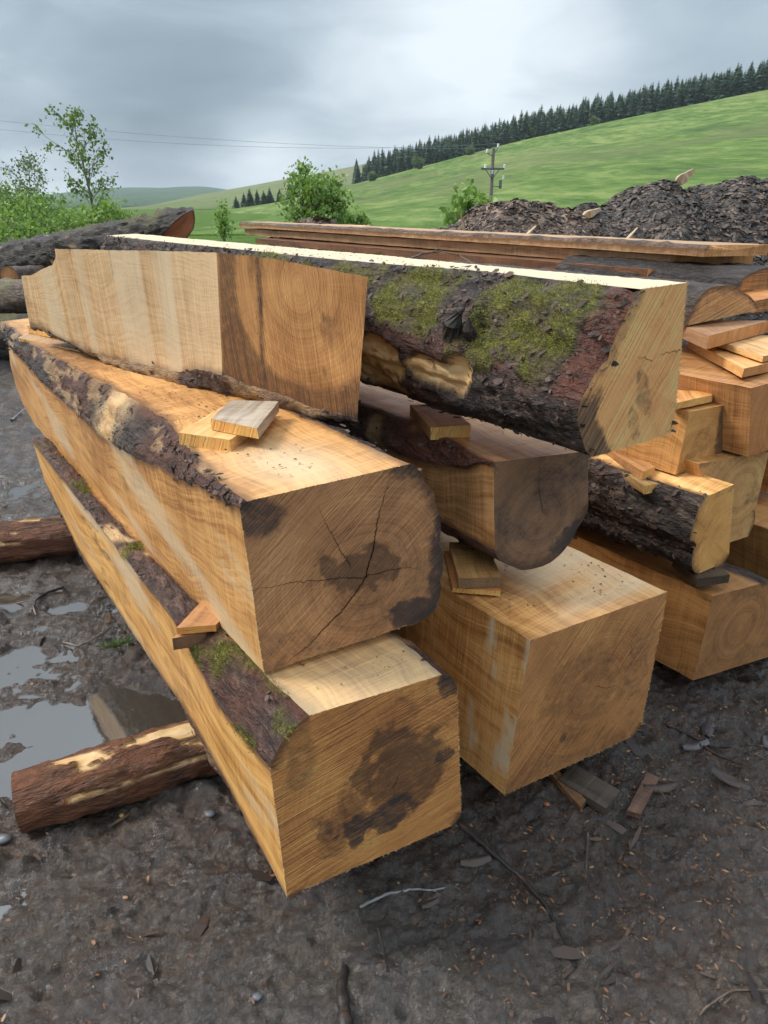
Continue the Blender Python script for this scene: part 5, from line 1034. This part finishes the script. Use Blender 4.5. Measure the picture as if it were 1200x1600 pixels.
# ================================================================== power line
WOODP = M_simple('hazed_pole_wood', [(.3, (.16, .13, .11)), (.6, (.28, .23, .20))], 6, .8, .01, stretch=(1, 1, .1)); MET = M_simple('grey_metal', [(.3, (.09, .095, .10)), (.7, (.18, .185, .19))], 5, .5, .002); CER = M_simple('insulator_ceramic', [(.3, (.60, .64, .64)), (.7, (.78, .80, .80))], 5, .25, 0)  # pole wood colour is lightened and greyed to paint in distance haze
def pole(label, base, H_, s_, wires=True):
    r = empty('power_pole', base, label=label, cat='power pole', group='poles of the power line')
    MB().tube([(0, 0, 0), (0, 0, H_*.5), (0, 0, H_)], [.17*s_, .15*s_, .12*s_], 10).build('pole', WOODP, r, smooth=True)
    tips = []
    a = empty('crossarm', (0, 0, 0)); bpy.data.objects.remove(a)
    c1 = MB().box((0, -.16*s_, H_-1.30*s_), (1.65*s_, .10*s_, .13*s_)).build('crossarm', MET, r)
    c2 = MB().tube([(-.45*s_, -.1, H_-.28*s_), (-.22*s_, -.1, H_-.42*s_), (0, -.1, H_-.40*s_), (.22*s_, -.1, H_-.1*s_), (.30*s_, -.1, H_+.05*s_)], .035*s_, 6).build('crossarm', MET, r)
    MB().tube([(-.5*s_, -.12, H_-1.34*s_), (0, -.12, H_-1.95*s_)], .03*s_, 5).build('brace', MET, r); MB().tube([(.5*s_, -.12, H_-1.34*s_), (0, -.12, H_-1.95*s_)], .03*s_, 5).build('brace', MET, r)
    MB().box((.0, -.26*s_, H_-1.75*s_), (.22*s_, .18*s_, .26*s_)).build('switch_box', MET, r); MB().box((.62*s_, -.2*s_, H_-2.3*s_), (.18*s_, .2*s_, .55*s_)).tube([(.1*s_, -.2*s_, H_-2.4*s_), (.62*s_, -.2*s_, H_-2.45*s_)], .03*s_, 5).build('fuse_bracket', MET, r)
    for par, x, z in ((c1, -.52*s_, H_-1.23*s_), (c1, .84*s_, H_-1.23*s_), (c1, .0, H_-1.6*s_), (c2, -.45*s_, H_-.26*s_), (c2, .30*s_, H_+.07*s_), (c1, .80*s_, H_-1.95*s_)):
        m_ = MB()
        for q_ in range(3): m_.tube([(x, -.16*s_, z+q_*.08*s_), (x, -.16*s_, z+q_*.08*s_+.045*s_), (x, -.16*s_, z+q_*.08*s_+.06*s_)], [.09*s_, .075*s_, .03*s_], 8)
        m_.build('insulator', CER, par, smooth=True); tips.append(Vector(base)+Vector((x, -.16*s_, z+.22*s_)))
    return tips
pz_ = (6.605, 46.0, 4.764)
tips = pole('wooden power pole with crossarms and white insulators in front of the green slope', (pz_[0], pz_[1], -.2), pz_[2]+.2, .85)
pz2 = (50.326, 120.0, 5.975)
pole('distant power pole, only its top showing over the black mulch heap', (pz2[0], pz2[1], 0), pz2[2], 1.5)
WIRE = M_simple('wire', [(.3, (.22, .24, .26)), (.7, (.30, .32, .34))], 3, .5, 0)
def wire(label, a, b_, sag, r=.007):
    a, b_ = Vector(a), Vector(b_); P_ = [a.lerp(b_, i/40)-Vector((0, 0, sag*4*(i/40)*(1-i/40))) for i in range(41)]
    tag(MB().tube([tuple(p_) for p_ in P_], r, 5).build('power_cable', WIRE, smooth=True), label, 'cable', 'cables of the power line')
wire('upper thin power cable crossing the grey sky to the left of the pole', tips[3], (-20.698, 38.0, 5.596), .35)
wire('lower thin power cable crossing the grey sky to the left of the pole', tips[4], (-20.798, 38.0, 5.214), .55)
wire('thin stay wire dropping from the power pole to the ground at its right', (pz_[0]+.1, pz_[1], pz_[2]-2.4), (pz_[0]+2.6, pz_[1]-1, -.1), 0, .012)

# ================================================================== litter on the mud
CH3 = M_simple('ground_chips', [(.2, (.035, .020, .014)), (.48, (.11, .052, .026)), (.66, (.22, .10, .042)), (.85, (.40, .24, .11))], 9, .55, .001, rnd=True)
rs = np.random.RandomState(77); n = 36000
x = rs.uniform(-2.2, 2.6, n); y = rs.uniform(.5, 3.6, n)
dens = .08+1.0*sst(.0, .5, x)*sst(.8, 1.25, y)+.5*np.exp(-(((x-.35)/.35)**2+((y-1.0)/.18)**2))+.3*sst(.1, .4, fbm(xyz(x, y), 3, 3, 5))
k = (rs.rand(n) < dens)*(ground_h(x, y) > -.016) > 0; x, y = x[k], y[k]
nr = np.stack([rs.normal(0, .12, len(x)), rs.normal(0, .12, len(x)), np.ones(len(x))], 1); nr /= np.linalg.norm(nr, axis=1)[:, None]
V, F = chips(len(x), x, y, ground_h(x, y)+.003, nr, rs, .003, .017, (.18, .6))
tag(mesh('wood_chips', V, F, CH3, smooth=False), 'fine wood chips and bark crumbs littering the mud', 'wood chips', kind='stuff')
n = 1500; x = rs.uniform(-2.3, 2.6, n); y = rs.uniform(.5, 4, n); k = (rs.rand(n) < .35+.65*sst(-.1, .4, x))*(ground_h(x, y) > -.012) > 0; x, y = x[k], y[k]
nr = np.stack([rs.normal(0, .2, len(x)), rs.normal(0, .2, len(x)), np.ones(len(x))], 1); nr /= np.linalg.norm(nr, axis=1)[:, None]
V, F = chips(len(x), x, y, ground_h(x, y)+.006, nr, rs, .02, .085, (.10, .42))
DK = M_simple('dark_flakes', [(.2, (.016, .012, .012)), (.5, (.05, .034, .028)), (.72, (.11, .065, .042)), (.85, (.26, .17, .10))], 9, .45, .001, rnd=True)
tag(mesh('bark_flakes', V, F, DK, smooth=False), 'larger dark bark flakes and slivers scattered over the mud', 'bark flakes', kind='stuff')
# sawdust clumps and crumbs on the top faces
def G(p): return (p[0], p[1], float(ground_h(np.array(p[0]), np.array(p[1])))+.008)
CHAR = M_simple('charred_stick', [(.3, (.010, .008, .008)), (.55, (.03, .022, .019)), (.68, (.10, .05, .033)), (.8, (.30, .26, .24))], 16, .5, .006)
GREYT = M_simple('grey_twig', [(.3, (.12, .11, .11)), (.6, (.30, .29, .29))], 30, .5, .001)
twig('long curved dark stick on the mud right of the nearest beam end', [G(p_) for p_ in [(0.209, 1.354, 0.0), (0.286, 1.274, 0.0), (0.36, 1.203, 0.0), (0.404, 1.136, 0.0), (0.433, 1.054, 0.0), (0.443, 0.976, 0.0)]], .008, CHAR, side=3, seed=2, name='stick', cat='stick', jit=.08)
twig('short pale grey twig on the mud below the nearest beam end', [G(p_) for p_ in [(-0.061, 1.112, 0.0), (0.0, 1.139, 0.0), (0.065, 1.16, 0.0), (0.131, 1.16, 0.0), (0.191, 1.174, 0.0)]], .0042, GREYT, side=2, seed=6, name='twig', jit=.1)
twig('straight thin brown twig pointing down the mud right of the long curved stick', [G(p_) for p_ in [(0.569, 1.335, 0.0), (0.543, 1.254, 0.0), (0.518, 1.18, 0.0)]], .0035, STICK, seed=8, jit=.03)
twig('bent dark twig on the wet mud between the two bearer logs', [G(p_) for p_ in [(-1.475, 2.675, 0.0), (-1.518, 2.607, 0.0), (-1.537, 2.543, 0.0), (-1.516, 2.441, 0.0)]], .006, CHAR, side=2, seed=9)
twig('pale thin twig joined to the bent one between the bearer logs', [G(p_) for p_ in [(-1.655, 2.575, 0.0), (-1.584, 2.564, 0.0), (-1.521, 2.522, 0.0)]], .005, STICK, seed=10)
twig('pale thin stick lying on the mud near the left edge above the upper bearer log', [G(p_) for p_ in [(-3.063, 5.344, 0.0), (-3.093, 5.531, 0.0), (-3.124, 5.731, -0.0)]], .010, GREYT, seed=11, jit=.03)
twig('forked dark twig beside the curled bark pieces at the right edge of the mud', [G(p_) for p_ in [(0.96, 1.788, 0.0), (1.03, 1.721, -0.0), (1.064, 1.678, 0.0), (1.235, 1.686, 0.0)]], .005, CHAR, side=4, seed=12)
twig('short dark twig at the lower left corner of the curled bark pieces', [G(p_) for p_ in [(1.043, 1.678, 0.0), (1.069, 1.622, 0.0), (1.115, 1.569, 0.0)]], .005, CHAR, side=2, seed=13)
twig('thin reddish root on the mud beside the green sprig', [G(p_) for p_ in [(-1.302, 2.263, 0.0), (-1.23, 2.228, 0.0), (-1.162, 2.25, 0.0), (-1.119, 2.331, 0.0)]], .005, STICK, side=2, seed=14)
twig('thin curved twig in the bottom right corner of the photo', [G(p_) for p_ in [(0.674, 0.871, 0.0), (0.711, 0.897, 0.0), (0.771, 0.919, 0.0), (0.855, 0.915, 0.0)]], .003, STICK, seed=15, jit=.04)
twig('short dark upright looking twig at the bottom below the pale grey twig', [G(p_) for p_ in [(-0.015, 1.038, 0.0), (0.0, 0.993, 0.0), (0.009, 0.951, 0.0)]], .005, CHAR, side=1, seed=16)
def gboard(label, mat, name='wood_offcut', cat='wood offcut', **kw):
    return timber(name, label, cat=cat, group='offcuts lying on the mud', segs='SSSS', ds=.012, dr=.006, endR=14, sawn=mat, end=mat, **kw)
DRG = M_sawn(seed=2, c1=(.085, .08, .075), c2=(.055, .05, .046), c3=(.025, .022, .02), rough=.4)
gboard('dark grey wet board offcut on the mud in front of the big square beam', DRG, seed=71, loc=(0.637, 1.399, 0.004), az=-45.8, L=0.155, near=[(0, 0, 0.026), (0.089, 0.001, 0.026), (0.089, 0.001, 0), (0, 0, 0)])
gboard('brown split offcut with an orange edge beside the dark grey board offcut', M_sawn(seed=1, c1=(.22, .13, .06), c2=(.13, .08, .045), c3=(.05, .035, .025)), seed=72, loc=(0.566, 1.408, 0.004), az=-24.9, L=0.142, near=[(0, 0, 0.02), (0.032, 0.015, 0.02), (0.032, 0.015, 0), (0, 0, 0)])
gboard('rounded pinkish bark chunk standing apart to the right of the dark grey board', M_sawn(seed=3, c1=(.17, .11, .09), c2=(.11, .07, .055), c3=(.05, .035, .03)), seed=73, name='bark_chunk', cat='bark', loc=(0.697, 1.401, 0.004), az=37.8, L=0.178, near=[(0, 0, 0.018), (0.037, 0.009, 0.018), (0.037, 0.009, 0), (0, 0, 0)])
twig('charred black stick end at the bottom edge of the photo', [G(p_) for p_ in [(-0.078, 0.807, 0.006), (-0.086, 0.868, 0.006), (-0.094, 0.92, 0.006), (-0.088, 0.972, 0.006)]], .019, CHAR, side=0, seed=21, name='charred_stick', cat='stick', jit=.14)
def curl(label, c, s_, rz, seed, mat=DK):
    rs = np.random.RandomState(seed); u, v = np.meshgrid(np.linspace(-1, 1, 14), np.linspace(-1, 1, 12), indexing='ij')
    wv = .45+.4*(1-u*u)+.12*fbm(xyz(u, v), 2, 2, seed); X = u*s_; Y_ = v*s_*.42*wv; Zv = s_*.16*(1-v*v)*(.6+.5*fbm(xyz(u, v), 1.5, 2, seed+2))+s_*.10*u*u
    V = np.stack([X, Y_, Zv], -1).reshape(-1, 3); V2 = V-np.array([0, 0, .004]); F1 = gridF(14, 12)
    o = mesh('bark_piece', np.concatenate([V, V2]), np.concatenate([F1, F1[:, ::-1]+len(V)]), mat, loc=c); o.rotation_euler = (0, 0, rz); tag(o, label, 'bark', 'curled bark pieces on the mud')
PUR = M_simple('wet_bark', [(.3, (.030, .024, .028)), (.55, (.075, .058, .062)), (.7, (.15, .125, .13))], 18, .28, .002, spec=.6)
for i, (q_, s_, rz, lb) in enumerate([((1.098, 1.766, 0.0), .055, 1.0, 'large shiny purplish bark curl on the mud at the right, above the forked twig'), ((1.017, 1.686, 0.0), .05, .3, 'shiny purplish bark curl touching the left end of the forked twig'), ((1.25, 1.692, 0.0), .03, 1.2, 'small rounded purplish bark curl at the right edge'),
        ((0.242, 1.241, 0.0), .042, .2, 'dark bark curl beside the upper end of the long curved stick'), ((0.828, 1.493, 0.0), .05, .1, 'brown bark curl just right of the pinkish bark chunk'), ((1.051, 1.518, 0.0), .055, 2.4, 'flat dark bark curl on the mud below the forked twig'), ((0.116, 1.132, 0.0), .024, .4, 'small bark curl touching the right end of the pale grey twig'), ((-0.799, 1.457, 0.0), .03, .5, 'small dark bark curl below the near bearer log')]):
    curl(lb, G(q_), s_, rz, i+1, PUR if i < 3 else DK)
STN = M_simple('grey_stone', [(.3, (.06, .065, .07)), (.6, (.13, .135, .145))], 20, .4, .002)
def stone(label, c, s_, seed, mat=STN):
    u, v = np.meshgrid(np.linspace(0, 2*math.pi, 14, endpoint=False), np.linspace(-math.pi/2, math.pi/2, 9)); P_ = np.stack([np.cos(u)*np.cos(v), np.sin(u)*np.cos(v)*.75, np.sin(v)*.5], -1)
    P_ = P_*(1+.3*fbm(P_, 1.3, 3, seed))[..., None]*s_
    tag(mesh('stone', P_.reshape(-1, 3), gridF(9, 14, True), mat, loc=c), label, 'stone', 'small stones in the mud')
for i, (q_, s_, lb, mt) in enumerate([((-0.5, 1.393, 0.0), .016, 'blue grey stone on the mud below the near bearer log', STN), ((-0.279, 0.907, 0.0), .012, 'small blue grey stone near the bottom of the photo', STN), ((-0.757, 1.402, 0.0), .008, 'tiny yellowish stone below the near bearer log', M_simple('ochre_stone', [(.3, (.25, .16, .05)), (.6, (.42, .28, .10))], 20, .4, .001)), ((-1.057, 1.324, 0.0), .02, 'dark blue stone at the left edge of the photo', STN), ((0.47, 1.416, 0.0), .009, 'small orange stone in front of the big square beam', M_simple('red_stone', [(.3, (.22, .07, .03)), (.6, (.35, .13, .05))], 20, .4, .001))]):
    stone(lb, G(q_), s_, i+1, mt)
# green spruce sprig on the mud
rs = np.random.RandomState(4); c0, c1 = Vector(G((-1.112, 2.207, 0.0))), Vector(G((-1.02, 2.237, 0.0))); n = 420; t_ = rs.rand(n); cen = np.array(c0)[None]+(np.array(c1)-np.array(c0))[None]*t_[:, None]-np.array(c0)
d = rs.normal(0, 1, (n, 3)); d[:, 0] += .5; d[:, 2] = np.abs(d[:, 2])*.7; d /= np.linalg.norm(d, axis=1)[:, None]; sdv = np.cross(d, rs.normal(0, 1, (n, 3))); sdv /= np.linalg.norm(sdv, axis=1)[:, None]
V = np.stack([cen-sdv*.0016, cen+sdv*.0016, cen+d*.030*(.5+rs.rand(n))[:, None]], 1).reshape(-1, 3)
sp = empty('green_sprig', tuple(c0), label='small bright green spruce sprig lying on the mud left of the front stack', cat='sprig')
mesh('needles', V, np.arange(3*n).reshape(-1, 3), M_leaf('sprig_needles', [(0, (.05, .10, .02)), (1, (.16, .27, .06))], .2), sp, smooth=False)
MB().tube([(0, 0, .004), tuple(np.array(c1-c0)+np.array([0, 0, .006]))], [.003, .0015], 5).build('stem', STICK, sp)


# ================================================================== damp air
hv = MB().box((0, 1500, 68.0), (13000, 13000, 140.0)).build('haze', None)
hm = bpy.data.materials.new('haze'); hm.use_nodes = True; hq = NT(hm.node_tree); hq.n.clear()
vol = hq.add('ShaderNodeVolumePrincipled'); vol.inputs['Color'].default_value = (.80, .88, .95, 1); vol.inputs['Density'].default_value = .00016; vol.inputs['Anisotropy'].default_value = .2
ho = hq.add('ShaderNodeOutputMaterial'); hq.l.new(vol.outputs[0], ho.inputs['Volume']); hv.data.materials.append(hm); tag(hv, 'thin damp haze in the air', 'haze', kind='stuff')
